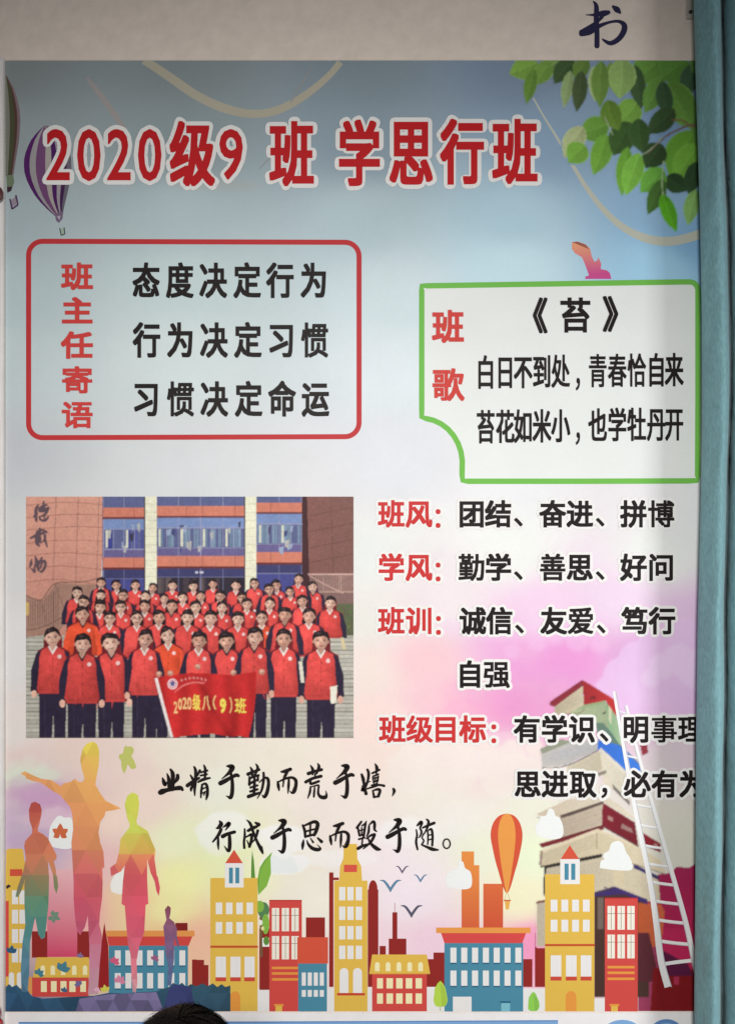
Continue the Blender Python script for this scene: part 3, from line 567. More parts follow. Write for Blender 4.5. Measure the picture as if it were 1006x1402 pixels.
join_soft([BK([(75,350),(405,228),(640,330),(760,400),(795,480),(600,425),(430,368),(110,435),(85,440)],(206,198,176),4.3,160,c2=(222,216,196)), BK([(75,350),(405,225),(645,325),(640,340),(408,245),(92,362)],(226,218,200),4.8,160), BK([(80,350),(92,352),(88,450),(72,430)],(150,130,120),4.9,160),
      BK([(100,440),(430,372),(432,388),(112,452)],(40,34,34),5.0,160), BK([(610,425),(760,500),(758,520),(612,450)],(58,46,96),5.0,160), BK([(405,250),(408,345),(400,345),(398,250)],(180,172,150),5.1,160)], 'printed_book')
join_soft([BK([(110,452),(430,388),(610,450),(755,520),(765,650),(690,640),(500,555),(385,590),(105,610)],(198,192,178),4.4,160,c2=(214,208,190)), BK([(500,400),(560,430),(556,570),(498,552)],(216,208,186),4.9,160), BK([(100,440),(112,450),(106,620),(96,600)],(40,36,38),5.0,160),
      BK([(385,590),(500,555),(690,630),(692,660),(560,600),(385,612)],(62,46,104),5.2,160), BK([(385,600),(450,590),(560,600),(700,660),(700,1190),(385,1190)],(72,50,44),4.6,160), BK([(405,620),(440,620),(440,800),(405,800)],(112,98,90),5.0,160),
      BK([(636,650),(770,660),(790,700),(770,900),(636,900)],(176,84,48),4.9,160,c2=(196,100,66)), BK([(52,650),(110,640),(110,900),(60,900),(60,665)],(196,190,178),4.7,160), BK([(52,655),(60,640),(110,632),(110,645)],(120,70,66),4.9,160),
      BK([(636,820),(700,820),(740,1000),(740,1100),(636,1100)],(86,40,48),5.1,160)], 'printed_book')
m = MB()
for P_, dy, wd, c in (([(150,240),(290,236),(335,206)],0,1.2,(120,108,96)), ([(88,548),(232,534),(410,446)],0,1.6,(112,108,112)), ([(228,604),(300,632),(440,566)],0,1.4,(120,112,100)), ([(180,282),(224,274),(438,208)],160,1.6,(84,40,44)), ([(84,446),(112,438),(432,372)],160,2.0,(58,50,48)),
        ([(436,212),(640,328)],160,1.5,(90,60,60)), ([(106,606),(386,594),(500,560)],160,1.6,(70,58,60)), ([(445,700 - 140),(560,640 - 30)],160,1.4,(60,44,80)), ([(60,160),(190,166),(436,82)],160,1.2,(120,104,98)), ([(428,372),(600,424),(796,486)],160,1.3,(120,108,96)), ([(470,330),(545,432),(656,532)],0,1.2,(70,96,96))):
    m.strip([(*tr([(x, y)], 720, 920 + dy, 4.19)[0], wd) for x, y in P_], ink(c), 5.9, 4, False)
soft_part(m, 'printed_book_shadow')
m = MB()
for (A_, B_, C2_, D_), dy, n_, c in ((((162,200),(322,80),(325,185),(170,238)),0,7,(160,152,134)), (((92,470),(400,395),(400,440),(95,535)),0,6,(164,168,176)), (((240,540),(420,458),(428,552),(255,625)),0,7,(176,170,154)),
        (((195,172),(438,92),(436,196),(222,262)),160,8,(158,148,138)), (((92,362),(402,246),(402,335),(112,425)),160,8,(176,166,142)), (((112,462),(428,400),(428,560),(112,600)),160,9,(166,158,142)), (((412,262),(600,345),(600,412),(432,362)),160,5,(196,188,164)), (((562,440),(750,525),(756,640),(690,630)),160,6,(186,178,158))):
    for q_ in range(1, n_ + 1):
        t = (q_ + random.uniform(-.25, .25)) / (n_ + 1); a_ = (A_[0] + (D_[0] - A_[0]) * t, A_[1] + (D_[1] - A_[1]) * t); b_ = (B_[0] + (C2_[0] - B_[0]) * t, B_[1] + (C2_[1] - B_[1]) * t)
        (x0, y0), (x1, y1) = tr([a_, b_], 720, 920 + dy, 4.19); m.strip([(x0, y0, .45), ((x0 + x1) / 2, (y0 + y1) / 2 + .4, .6), (x1, y1, .4)], ink(c), 5.6, 3, False)
soft_part(m, 'printed_page_lines')
m = MB()
m.poly([(900,1196),(918,1194),(924,1186),(942,1187),(950,1182),(985,1180),(985,1330),(905,1330),(880,1310),(868,1230)], lambda x, y: ink((150 + (y - 1190) * .2, 36, 78)), 4.0)
m.poly([(868,1270),(985,1270),(985,1384),(880,1384)], lambda x, y: ink((178, 40, 84)), 4.2)
m.rect(872, 1290, 905, 1383.6, ink((150, 60, 90)), 4.25)
m.poly([(905,1330),(985,1322),(985,1383.6),(889,1383.6),(893,1324),(905,1324)], ink((122, 24, 28)), 6)
m.poly([(905,1300),(940,1318),(948,1335),(912,1335)], ink((84, 26, 60)), 6.3); m.rect(921, 1336, 928, 1347, ink((168, 48, 78)), 6.5)
soft_part(m, 'printed_blocks')
m = MB(); m.poly([(874,1015),(884,1016),(886,1030),(878,1034)], ink((140, 50, 62)), 4.5); soft_part(m, 'printed_petal')
soft_print(728, 922, 984, 1383.8, 1.0, 5.8, .6, INK, .03, .0, seed=6)
LR = [(839,946),(852,1020),(866,1097),(887,1199),(896,1257),(903,1312),(913,1350)]; RR = [(856,965),(872,1030),(891,1097),(913,1175),(936,1257),(950,1320),(955,1340)]
LW = ink((226, 226, 226)); LS = ink((186, 188, 192))
m = MB()
m.strip([(x, y, 3.5 + i * 1.0) for i, (x, y) in enumerate(LR)], LW, 12, 8, False); m.strip([(x + 3 + i * .3, y, 1.2) for i, (x, y) in enumerate(LR)], LS, 12.3, 8, False)
m.strip([(x, y, 3.2 + i * .9) for i, (x, y) in enumerate(RR)], LW, 12, 8, False); m.strip([(x - 2 - i * .3, y, 1.1) for i, (x, y) in enumerate(RR)], LS, 12.3, 8, False)
def at_y(P, y):
    for a_, b_ in zip(P, P[1:]):
        if a_[1] <= y <= b_[1]: return a_[0] + (b_[0] - a_[0]) * (y - a_[1]) / (b_[1] - a_[1])
    return P[-1][0]
for y in (972, 992, 1012, 1033, 1054, 1075, 1100, 1128, 1156, 1181, 1206, 1232, 1258, 1287):
    x0, x1 = at_y(LR, y), at_y(RR, y + 6); wd = 2 + (y - 960) / 120
    m.strip([(x0, y, wd), ((x0 + x1) / 2, y + 3, wd), (x1, y + 5, wd)], LW, 11.4, 3, False); m.strip([(x0, y + wd * .4, .9), ((x0 + x1) / 2, y + 3 + wd * .4, .9), (x1, y + 5 + wd * .4, .9)], LS, 11.7, 3, False)
m.strip([(905, 1319, 5), (925, 1316, 5), (953, 1313, 5)], LW, 11.4, 3, False)
part(m, 'printed_ladder')

# ------------------------------------------------------------------ cartoon skyline
Y = ink((219, 180, 78)); YD = ink((206, 160, 62)); RC = ink((203, 74, 68)); RD = ink((142, 42, 38)); TE = ink((74, 134, 158)); TED = ink((44, 96, 124)); OR = ink((222, 148, 66)); RO = ink((206, 84, 62)); OFF = ink((226, 224, 222)); CRM = ink((238, 226, 178)); DRS = ink((128, 36, 34))
def win(parent, x0, y0, x1, y1, c, k, arch=False, sill=None, bars=False):
    m = MB(); C_ = lambda v_: tuple(a_ * v_ for a_ in c)
    if arch:
        r = (x1 - x0) / 2; m.poly([(x0, y1), (x1, y1)] + [(x0 + r + r * math.cos(t), y0 + r - r * math.sin(t)) for t in np.linspace(0, math.pi, 9)], c, k)
    else: m.rect(x0, y0, x1, y1, c, k)
    if sill: m.rect(x0 - .3, y1, x1 + .3, y1 + sill[1], sill[0], k)
    if bars:
        xm = (x0 + x1) / 2; m.rect(xm - .35, y0 + 1, xm + .35, y1 - 1, ink((120, 100, 90)), k + .3); yb = y0 + (y1 - y0) * .32; m.rect(x0, yb - .35, x1, yb + .35, ink((120, 100, 90)), k + .5)
    if not arch and not bars and (x1 - x0) > 6: m.rect(x0 + (x1 - x0) * .55, y0, x0 + (x1 - x0) * .62, y1, C_(.94), k + .3)
    part(m, 'window', parent)
m = MB()   # white street band and pale red blocks behind
m.rect(286, 1352, 905, 1383.7, OFF, 3.2)
part(m, 'printed_street')
def blockset(rects, name='printed_block', k=3.6):
    for i, r in enumerate(rects):
        m = MB(); m.rect(*r[:4], RD if len(r) == 4 else r[4], k + .2 * (i % 3)); part(m, name)
blockset([(270,1313,280,1352),(279.8,1320,286,1352)]); blockset([(355.5,1270,369,1354)]); blockset([(419,1255,445,1283)]); blockset([(450.7,1193.5,456.6,1350),(456,1200.5,464,1204)])
m = MB(); m.rect(503.4, 1217, 517.8, 1350, RD, 3.6); m.ell(510.6, 1217, 6.2, 13, RD, 3.9, 20); part(m, 'printed_tower')
m = MB(); m.rect(537, 1248, 543.7, 1284, RD, 3.6); m.rect(532, 1284, 556, 1310, RD, 3.8); m.rect(519.5, 1294, 528, 1310, RD, 3.6); m.rect(540, 1235, 540.6, 1248, RD, 3.6); m.rect(516, 1306, 560, 1350, RD, 3.4); part(m, 'printed_tower')
blockset([(593,1303,608,1350),(584,1312,593.2,1350)]); blockset([(715,1312,728,1350),(731.5,1276,746,1350)]); blockset([(811,1255,829,1350,ink((96,40,34))),(871,1270,876,1350)]); 
def yellow_tower(x, y, w_, h_):
    sx, sy = w_ / 64.4, h_ / 181
    T = lambda a_, b_: (x + (a_ - 288.6) * sx, y + (b_ - 1201) * sy)
    def R(m, x0, y0, x1, y1, c, k): a_ = T(x0, y0); b_ = T(x1, y1); m.rect(a_[0], a_[1], b_[0], b_[1], c, k)
    m = MB(); R(m, 288.6, 1201, 353, 1382, Y, 6); R(m, 288.6, 1293, 353.6, 1296, ink((190, 82, 48)), 6.4)
    a_ = T(308.5, 1181); b_ = T(334, 1214); m.rect(*a_, *b_, OFF, 6.6)
    m.poly([T(315.5,1382),T(329.6,1382)] + [T(322.5 + 7 * math.cos(t), 1363 - 8 * math.sin(t)) for t in np.linspace(0, math.pi, 10)], OR, 6.5)
    o = part(m, 'printed_building')
    m = MB(); m.poly([T(309,1181),T(321,1162.5),T(333,1181)], RO, 6.8); part(m, 'roof', o)
    for x0 in (314, 322.7): a_ = T(x0, 1187); b_ = T(x0 + 5.4, 1208.4); win(o, *a_, *b_, TE, 7)
    for yy in (1234.5, 1261):
        for x0 in (296, 310, 324, 338): a_ = T(x0, yy); b_ = T(x0 + 8.8, yy + 15.8); win(o, *a_, *b_, OFF, 7)
    for x0 in (296, 316, 335.2): a_ = T(x0, 1308); b_ = T(x0 + 13.8, 1336); win(o, *a_, *b_, OFF, 7, sill=(ink((196, 74, 58)), 5.5))
yellow_tower(288.6, 1201, 64.4, 182); yellow_tower(745.2, 1196, 67.4, 187.4)
def red_building(x, y, w_, h_):
    sx, sy = w_ / 44.4, h_ / 151; T = lambda a_, b_: (x + (a_ - 369) * sx, y + (b_ - 1231) * sy)
    m = MB(); m.rect(x, y, x + w_, y + h_, RC, 6); m.rect(x, y, x + w_ , y + 1.6, ink((180, 52, 52)), 6.2)
    for yy in (1321.5, 1329, 1337): a_ = T(372.6, yy); b_ = T(409, yy + 3.3); m.rect(*a_, *b_, OR, 6.4)
    a_ = T(375.6, 1372); b_ = T(388.5, 1374.8); m.rect(*a_, *b_, OR, 6.6); a_ = T(377.5, 1374.8); b_ = T(386.5, 1382); m.rect(*a_, *b_, Y, 6.6)
    o = part(m, 'printed_building')
    for yy in (1242, 1280):
        for x0 in (372.6, 386, 399.2): a_ = T(x0, yy); b_ = T(x0 + 10, yy + 31.5); win(o, *a_, *b_, ink((232, 226, 212)), 6.8, bars=True)
red_building(369, 1231, 44.4, 152.4); red_building(826.8, 1228, 45, 155.5)
m = MB(); m.rect(408.4, 1318, 447.7, 1383.5, TE, 7.8); o = part(m, 'printed_building', label='small teal building with a flat orange roof')
m = MB(); m.rect(407.2, 1282, 449.2, 1318, RO, 8.0); part(m, 'roof', o)
for x0 in (413.3, 421.5, 429.7, 437.9): win(o, x0, 1330.3, x0 + 5.6, 1348.2, OFF, 8.2); win(o, x0, 1354.2, x0 + 5.6, 1363.3, OFF, 8.2)
zt = lambda P: tr(P, 270, 1150, 4.024)
m = MB(); m.rect(457.6, 1204.7, 503, 1383.4, Y, 6.6); m.poly(zt([(783,222),(787,140),(805,100),(808,18),(880,18),(882,100),(903,140),(908,222)]), Y, 6.8); m.rect(470.8, 1183, 488.7, 1193, ink((208, 84, 70)), 7); m.rect(461.5, 1358.3, 499.5, 1361.6, ink((192, 66, 50)), 7.2)
o = part(m, 'printed_building', label='tall yellow tower with a stepped bottle shaped top')
for yy in (1213.4, 1240.2, 1266.8, 1293.6):
    for x0 in (464.3, 475.5, 487): win(o, x0, yy, x0 + 8.5, yy + 18.2, OFF, 7.4)
win(o, 465, 1324, 477, 1358.2, OFF, 7.4, True); win(o, 483.3, 1324, 495.5, 1358.2, OFF, 7.4, True)
zs = lambda P: tr(P, 490, 1150, 3.726)
def house(roof, body, dorm, wins, label=None):
    m = MB(); m.rect(*body, RC, 7.6); o = part(m, 'printed_building', label=label)
    m = MB(); m.poly(roof, Y, 7.8); m.strip([(roof[3][0], roof[3][1], 1), (roof[2][0], roof[2][1], 1)], YD, 8, 3, False); part(m, 'roof', o)
    for d_ in dorm: win(o, *d_, CRM, 8.2, True)
    for w_ in wins: win(o, *w_, CRM, 8.2)
    return o
house(zs([(72,580),(350,580),(367,678),(57,678)]), (509.3, 1332, 584, 1383.3), [(490 + (x - 12) / 3.726, 1316, 490 + (x + 12) / 3.726, 1328.5) for x in (98,153,208,263,318)],
      [(490 + a_ / 3.726, y0, 490 + b_ / 3.726, y1) for a_, b_ in ((97,127),(145,178),(194,227),(243,276),(293,325)) for y0, y1 in ((1338, 1352), (1358.8, 1372.8))])
m = MB(); m.rect(608, 1289.4, 715.4, 1383.6, TE, 6); m.poly(zs([(422,470),(855,470),(835,522),(440,522)]), ink((208, 74, 72)), 6.4); m.rect(619.5, 1363.3, 645, 1383.7, OFF, 6.6); m.rect(684, 1369.5, 698.5, 1372, TED, 6.8); m.rect(685.5, 1372, 697.5, 1383.4, ink((122, 182, 196)), 6.6)
o = part(m, 'printed_building', label='wide teal school building with orange cornice, right of the small house')
m = MB(); m.rect(596.8, 1268.8, 725.4, 1276.4, ink((224, 150, 74)), 7); part(m, 'roof', o)
for a_ in (470,525,580,635,690,745,800):
    for y0, y1 in ((1296.3, 1316.8), (1327.6, 1348.4)): x0 = 490 + a_ / 3.726; win(o, x0, y0, x0 + 8.2, y1, OFF, 6.9, sill=(TED, 2))
m = MB(); m.vrect(631.4, 1164.8, 648.4, 1200, ink((222, 140, 68)), ink((218, 128, 68)), 4.2); m.vrect(631.4, 1183.6, 655.6, 1269, ink((220, 136, 68)), ink((206, 96, 60)), 4.4); part(m, 'printed_tower')
m = MB(); m.vrect(661, 1209, 688, 1269, ink((212, 106, 62)), ink((200, 84, 56)), 4.2); part(m, 'printed_tower')
def cloud(pts, ox, oy, s_, k, c=(228, 230, 228)):
    m = MB(); m.poly([(x, y) for x, y, _ in catmull([(a_, b_, 1) for a_, b_ in tr(pts, ox, oy, s_)] + [(ox + pts[0][0] / s_, oy + pts[0][1] / s_, 1)], 5)[:-1]], ink(c), k); part(m, 'printed_cloud')
cloud([(452,235),(450,180),(480,150),(505,145),(515,105),(535,110),(545,140),(572,160),(580,210),(568,242),(520,248)], 490, 1150, 3.726, 5)
cloud([(60,265),(50,210),(75,180),(80,155),(110,150),(130,110),(155,120),(165,150),(190,165),(210,220),(200,275),(130,285)], 720, 1080, 4.19, 8)
cloud([(418,450),(425,410),(445,400),(440,370),(470,350),(485,310),(520,295),(550,310),(570,360),(590,390),(605,430),(595,462),(510,462)], 720, 1080, 4.19, 8.5)
cloud([(375,165),(372,130),(395,95),(430,80),(470,100),(520,90),(548,130),(550,172),(460,178)], 270, 1150, 4.024, 2.4, (226, 230, 228))
cloud([(285,600),(290,520),(310,480),(340,445),(375,455),(420,470),(420,625),(300,622)], 0, 1010, 4.1917, 2.4, (230, 232, 230))
cloud([(592,110),(590,70),(610,30),(640,0),(660,0),(655,120),(610,122)], 0, 1190, 3.869, 2.4, (234, 234, 228))
def tree(cx, top, bot, wd, c, trunk=True):
    m = MB(); h_ = bot - top; pr = [(0,.0),(.1,.2),(.3,.38),(.5,.46),(.75,.5),(.92,.42),(1,.25)]
    L_ = [(cx - wd * s_ * random.uniform(.88, 1.1), top + h_ * t) for t, s_ in pr]; R_ = [(cx + wd * s_ * random.uniform(.88, 1.1), top + h_ * t) for t, s_ in pr]
    m.poly(L_[::-1] + R_[1:], ink(c), 8.4); m.poly([(cx, top + 3)] + [(x - 1, y) for x, y in R_[2:-1]] + [(cx + wd * .1, bot)], ink(tuple(int(v_ * .93) for v_ in c)), 8.6)
    if trunk: m.rect(cx - .6, bot - 3, cx + .6, 1383, ink((170, 180, 110)), 8.2)
    part(m, 'printed_tree')
tree(602.3, 1341.5, 1377, 20, (176, 208, 78)); tree(729.5, 1356.5, 1383, 15.5, (140, 200, 84), False)
# hot-air balloon over the teal school
m = MB(); OUT = [(693,1113),(703,1116),(711,1126),(714.5,1142),(712,1162),(705,1190),(693.2,1222),(681,1190),(674,1162),(671,1142),(674.5,1126),(683,1116)]
sm = lambda P: [(x, y) for x, y, _ in catmull([(a_, b_, 1) for a_, b_ in P] + [P[0] + (1,)], 5)[:-1]]
m.poly(sm(OUT), ink((205, 84, 58)), 7); m.poly(sm([(693.2 + (x - 693) * .55, y) for x, y in OUT]), ink((224, 150, 74)), 7.3)
m.rect(689, 1231, 698.6, 1232.6, ink((196, 90, 50)), 7.3); m.poly([(690.2,1232.6),(697.6,1232.6),(696,1244),(691.8,1244)], ink((226, 172, 86)), 7.3)
for x0, x1 in ((692.2, 690.5), (694.2, 697)): m.strip([(x0, 1221, .5), (x1, 1231, .5)], ink((190, 150, 110)), 7.1, 3, False)
part(m, 'printed_balloon', label='red and orange printed hot-air balloon')
for (lx, ly, bx, by, rx, ry, c) in ((110,203,165,262,222,203,(92,128,156)), (192,131,225,168,260,131,(104,92,116)), (283,175,318,213,354,175,(96,128,156)), (215,332,272,392,330,332,(88,86,104))):
    m = MB(); A = zs([(lx, ly)])[0]; B = zs([(bx, by)])[0]; C_ = zs([(rx, ry)])[0]; wd = (C_[0] - A[0]) / 10
    m.strip([(*A, .4), (A[0] * .55 + B[0] * .45, A[1] + (B[1] - A[1]) * .08, wd), (B[0] - .4, B[1] - wd * 1.2, wd * 1.1), (*B, .3)], ink(c), 7, 6, False)
    m.strip([(*C_, .4), (C_[0] * .55 + B[0] * .45, C_[1] + (B[1] - C_[1]) * .08, wd), (B[0] + .4, B[1] - wd * 1.2, wd * 1.1), (*B, .3)], ink(c), 7.3, 6, False)
    part(m, 'printed_bird')
# green plant behind the left yellow tower
m = MB(); G1 = ink((128, 176, 70)); G2 = ink((92, 140, 60)); G3 = ink((86, 128, 84))
m.poly(zt([(298,210),(300,120),(304,55),(314,110),(321,210)]), G2, 5); m.poly(zt([(338,300),(333,220),(345,150),(370,108),(415,62),(405,95),(408,180),(385,250)]), G1, 5); m.strip([(353.8, 1220, .8), (357, 1190, .8), (372, 1167, .5)], G2, 5.3, 6, False)
m.ell(361, 1245, 8, 11, G3, 4.6); m.ell(356, 1240, 6, 8, G1, 4.8); m.poly(zt([(345,420),(360,420),(362,640),(350,640)]), ink((110, 90, 60)), 4.5); m.ell(364, 1264, 5, 14, G1, 4.9); m.ell(365, 1287, 4, 6, G2, 5); m.rect(359.5, 1283, 369, 1295, ink((232, 232, 226)), 4.7); m.ell(357, 1262, 3, 4, ink((230, 230, 220)), 5.2, 8); m.ell(360, 1270, 2.4, 3, ink((220, 214, 150)), 5.3, 8)
part(m, 'printed_plant')

# left end of the skyline
zl = lambda P: tr(P, 0, 1190, 3.869)
m = MB(); m.poly([(10,1163),(14,1161),(31,1161),(33,1163),(38,1200),(38,1362),(9.3,1362),(9.3,1200)], Y, 3.6); m.rect(15, 1189, 32, 1198.5, RO, 3.9); m.rect(9.3, 1232.6, 13.4, 1336, RC, 4.1)
o = part(m, 'printed_building')
for yy in (1218, 1244.5, 1271, 1297.5):
    for x0 in (17.8, 28): win(o, x0, yy, x0 + 8.4, yy + 19, OFF, 4.3)
win(o, 13.5, 1330, 20.8, 1351, OFF, 4.3, True); win(o, 24.5, 1330, 31.5, 1351, OFF, 4.3, True)
m = MB(); m.vrect(66, 1190, 108, 1309, ink((226, 176, 180)), ink((206, 70, 104)), 3.4); part(m, 'printed_block')
blockset([(45, 1274, 66, 1310), (107, 1274, 124, 1312)], k=3.8)
house(zl([(200,462),(475,462),(478,568),(180,568)]), (45.5, 1336.6, 122.6, 1363.4), [((x - 12) / 3.869, 1320.5, (x + 12) / 3.869, 1333.5) for x in (232,285,340,398,455)],
      [(a_ / 3.869, 1342, b_ / 3.869, 1356.8) for a_, b_ in ((222,253),(275,305),(325,357),(372,405),(430,460))], label='red house with a yellow roof at the left end, under the walking figures')
m = MB(); m.rect(38.8, 1336, 45.4, 1360, ink((216, 152, 84)), 7.4); part(m, 'printed_block')
m = MB(); m.poly(zl([(557,278),(566,340),(578,400),(582,640),(518,640),(538,420),(548,340)]), ink((150, 36, 38)), 6.6); part(m, 'printed_spire')
m = MB(); m.rect(150, 1293, 258, 1362, TE, 6); m.poly([(147.5,1281),(264,1281),(259,1293.6),(150,1293.6)], ink((204, 72, 66)), 6.3)
o = part(m, 'printed_building', label='wide teal school building at the left end with its foot behind dark bushes')
m = MB(); m.rect(146.5, 1273, 267, 1281, ink((222, 148, 80)), 6.6); m.rect(241, 1262.5, 257.5, 1273, DRS, 6.6); part(m, 'roof', o)
for a_ in (612,668,727,783,840,895,953):
    for y0, y1 in ((1300, 1320.5), (1331, 1352)): win(o, a_ / 3.869, y0, a_ / 3.869 + 8.1, y1, OFF, 6.9, sill=(TED, 1.8))
blockset([(263.6, 1312.5, 270, 1350)])

# faceted silhouettes
def clip_tri(P, tri):
    out = P
    for i in range(3):
        a_, b_ = tri[i], tri[(i + 1) % 3]; inp = out; out = []
        if not inp: return []
        f_ = lambda p: (b_[0] - a_[0]) * (p[1] - a_[1]) - (b_[1] - a_[1]) * (p[0] - a_[0])
        for j in range(len(inp)):
            p, q_ = inp[j], inp[(j + 1) % len(inp)]; fp, fq = f_(p), f_(q_)
            if fp >= 0: out.append(p)
            if (fp >= 0) != (fq >= 0): t = fp / (fp - fq); out.append((p[0] + (q_[0] - p[0]) * t, p[1] + (q_[1] - p[1]) * t))
    return out
def facets(pts, stops, name, k, cell=18, jit=.05, xgrad=None, label=None, rowh=None, seed=3):
    pass
    R = random.Random(seed); tris = [[pts[i] for i in f_] for f_ in tessellate_polygon([[Vector((x, y, 0)) for x, y in pts]])]
    h_ = rowh or cell * .95; x0 = min(p[0] for p in pts) - cell; x1 = max(p[0] for p in pts) + cell; y0 = min(p[1] for p in pts); y1 = max(p[1] for p in pts)
    ysx = [s_[0] for s_ in stops]; m = MB(); j = math.floor(y0 / h_)
    def colr(x, y):
        c = [float(np.interp(y, ysx, [s_[1][i] for s_ in stops])) for i in range(3)]
        if name == 'printed_figure': c = [c[0] * .86 + 226 * .14, c[1] * .86 + 190 * .14, c[2] * .86 + 170 * .14]
        if xgrad: c = [c[i] + xgrad[i] * (x - (x0 + x1) / 2) / (x1 - x0) for i in range(3)]
        return [min(250, max(5, v_)) for v_ in c]
    while j * h_ < y1:
        ya, yb = j * h_, (j + 1) * h_; i = math.floor(x0 / cell); 
        while i * cell < x1:
            xa = i * cell + (cell / 2 if j % 2 else 0)
            for T in ([(xa, yb), (xa + cell / 2, ya), (xa + cell, yb)], [(xa + cell / 2, ya), (xa + cell * 1.5, ya), (xa + cell, yb)]):
                c = colr(sum(p[0] for p in T) / 3, sum(p[1] for p in T) / 3); g = 1 + R.uniform(-jit, jit)
                for tr_ in tris:
                    ar = (tr_[1][0] - tr_[0][0]) * (tr_[2][1] - tr_[0][1]) - (tr_[1][1] - tr_[0][1]) * (tr_[2][0] - tr_[0][0])
                    tt = tr_ if ar > 0 else tr_[::-1]
                    aT = (T[1][0] - T[0][0]) * (T[2][1] - T[0][1]) - (T[1][1] - T[0][1]) * (T[2][0] - T[0][0])
                    Q = clip_tri(T if aT > 0 else T[::-1], tt)
                    if len(Q) >= 3:
                        cc = [ink([min(250, (a_ * .6 + b_ * .4) * g) for a_, b_ in zip(c, colr(x, y))]) for x, y in Q]
                        m.add([(X(x), FRONT - k * U, Z(y)) for x, y in Q], [tuple(range(len(Q)))], cc)
            i += 1
        j += 1
    return part(m, name, label=label)
zu = lambda P: tr(P, 0, 1010, 4.1917)
bush = [(9.3,1350),(14,1346),(18,1350),(24,1347),(30,1353),(38,1352),(44,1362),(60,1366),(90,1364),(110,1363),(130,1362),(150,1358),(170,1359),(190,1357),(215,1356),(232,1350),(238,1344),(243,1349),(250,1344),(256,1350),(262,1346),(270,1349),(278,1345),(285,1349),(292,1345),(298,1350),(304,1346),(309,1350),(316,1348),(316,1383.4),(9.3,1383.4)]
facets(bush, [(1340,(52,90,112)),(1384,(46,74,98))], 'printed_bushes', 8.6, 26, .10, (0, -8, -24))
facets([(110,1366),(150,1360),(190,1358),(215,1357),(225,1383.3),(105,1383.3)], [(1340,(124,112,150)),(1384,(104,98,134))], 'printed_bushes', 8.9, 24, .14, None, seed=5)
facets([(224,1384),(232,1352),(240,1346),(262,1350),(268,1383.3),(226,1383.3)], [(1340,(62,70,120)),(1384,(58,62,108))], 'printed_bushes', 9.1, 30, .08, None, seed=6)
man = zu([(125,203),(148,190),(185,208),(240,232),(300,240),(355,275),(372,258),(405,252),(438,232),(455,250),(478,252),(490,232),(475,180),(465,120),(480,60),(505,30),(540,20),(562,35),(574,75),(572,150),(560,215),(552,265),(578,312),(610,358),(650,378),(700,402),(660,412),(610,420),(605,445),(580,480),(570,540),(580,600),(598,650),(604,740),(592,745)]) + \
      zl([(548,70),(545,150),(534,225),(530,290),(545,350),(540,420),(532,500),(522,658),(470,658),(478,560),(478,400),(474,330),(470,240),(455,300),(430,345),(412,320),(402,250),(395,150),(395,60)]) + \
      zu([(415,600),(425,520),(420,440),(408,395),(365,345),(350,325),(310,305),(240,255),(190,245),(155,230),(150,215),(140,212)])
facets(man, [(1014,(214,196,70)),(1030,(218,182,78)),(1060,(216,158,84)),(1110,(212,136,84)),(1165,(208,122,86)),(1180,(206,96,96)),(1225,(196,66,92)),(1270,(190,70,110)),(1300,(200,110,150)),(1365,(196,150,176))], 'printed_figure', 10, 34, .055, (10, 40, -10), label='tall orange printed silhouette with outstretched arms')
boyl = zu([(172,410),(185,372),(207,364),(235,378),(245,410),(243,440),(232,490),(222,520),(225,535),(250,548),(278,570),(305,620),(330,670),(330,690),(315,705),(325,750),(330,795)]) + zl([(308,30),(313,90),(304,126),(292,95),(286,25)]) + zu([(280,700)]) + \
       zl([(265,40),(262,180),(250,300),(242,358),(225,366),(208,340),(192,250),(183,290),(165,380),(160,540),(152,645),(120,645),(116,520),(125,380),(140,290),(135,180),(135,70),(142,40),(118,112),(100,145),(88,140),(98,95)]) + zu([(140,760),(155,690),(145,620),(150,590),(190,545),(192,520),(175,470)])
facets(boyl, [(1096,(160,56,52)),(1115,(176,72,60)),(1130,(200,98,74)),(1175,(196,110,78)),(1190,(168,116,84)),(1210,(118,122,84)),(1236,(74,130,104)),(1270,(64,136,132)),(1310,(70,128,150)),(1360,(60,110,140))], 'printed_figure', 9.4, 30, .055, (10, 20, 0), label='left small printed silhouette, red above and teal below')
boyr = zu([(720,380),(735,330),(765,310),(795,325),(803,370),(797,430),(787,475),(792,495),(850,530),(870,580),(896,640),(890,690),(905,795)]) + zl([(838,30),(851,95),(845,138),(832,112),(822,60)]) + zu([(868,770),(848,690)]) + \
       zl([(783,50),(789,180),(775,185),(768,330),(742,400),(727,480),(732,600),(722,650),(706,642),(700,560),(695,450),(680,380),(672,280),(665,190),(648,180),(655,60)]) + zu([(722,725),(700,762),(672,776),(642,790),(637,742),(672,715),(690,640),(695,580),(748,510),(748,490),(735,460)])
facets(boyr, [(1084,(196,208,70)),(1120,(200,206,78)),(1135,(186,204,76)),(1160,(214,178,78)),(1178,(216,120,84)),(1186,(206,78,84)),(1230,(208,70,92)),(1280,(212,80,110)),(1320,(216,108,130)),(1358,(206,150,160))], 'printed_figure', 9.8, 30, .055, (24, -10, 0), label='right small printed silhouette, green above and crimson below')
boys = zl([(893,188),(908,200),(906,230),(900,255),(925,275),(940,310),(940,350),(952,400),(946,412),(930,370),(925,360),(925,470),(910,612),(890,612),(893,500),(880,440),(875,360),(868,300),(885,265),(881,240),(876,210)])
facets(boys, [(1238,(116,52,72)),(1262,(130,74,110)),(1290,(110,76,120)),(1320,(74,92,140)),(1350,(70,96,142))], 'printed_figure', 9.8, 12, .06, label='tiny purple printed silhouette in front of the teal school')
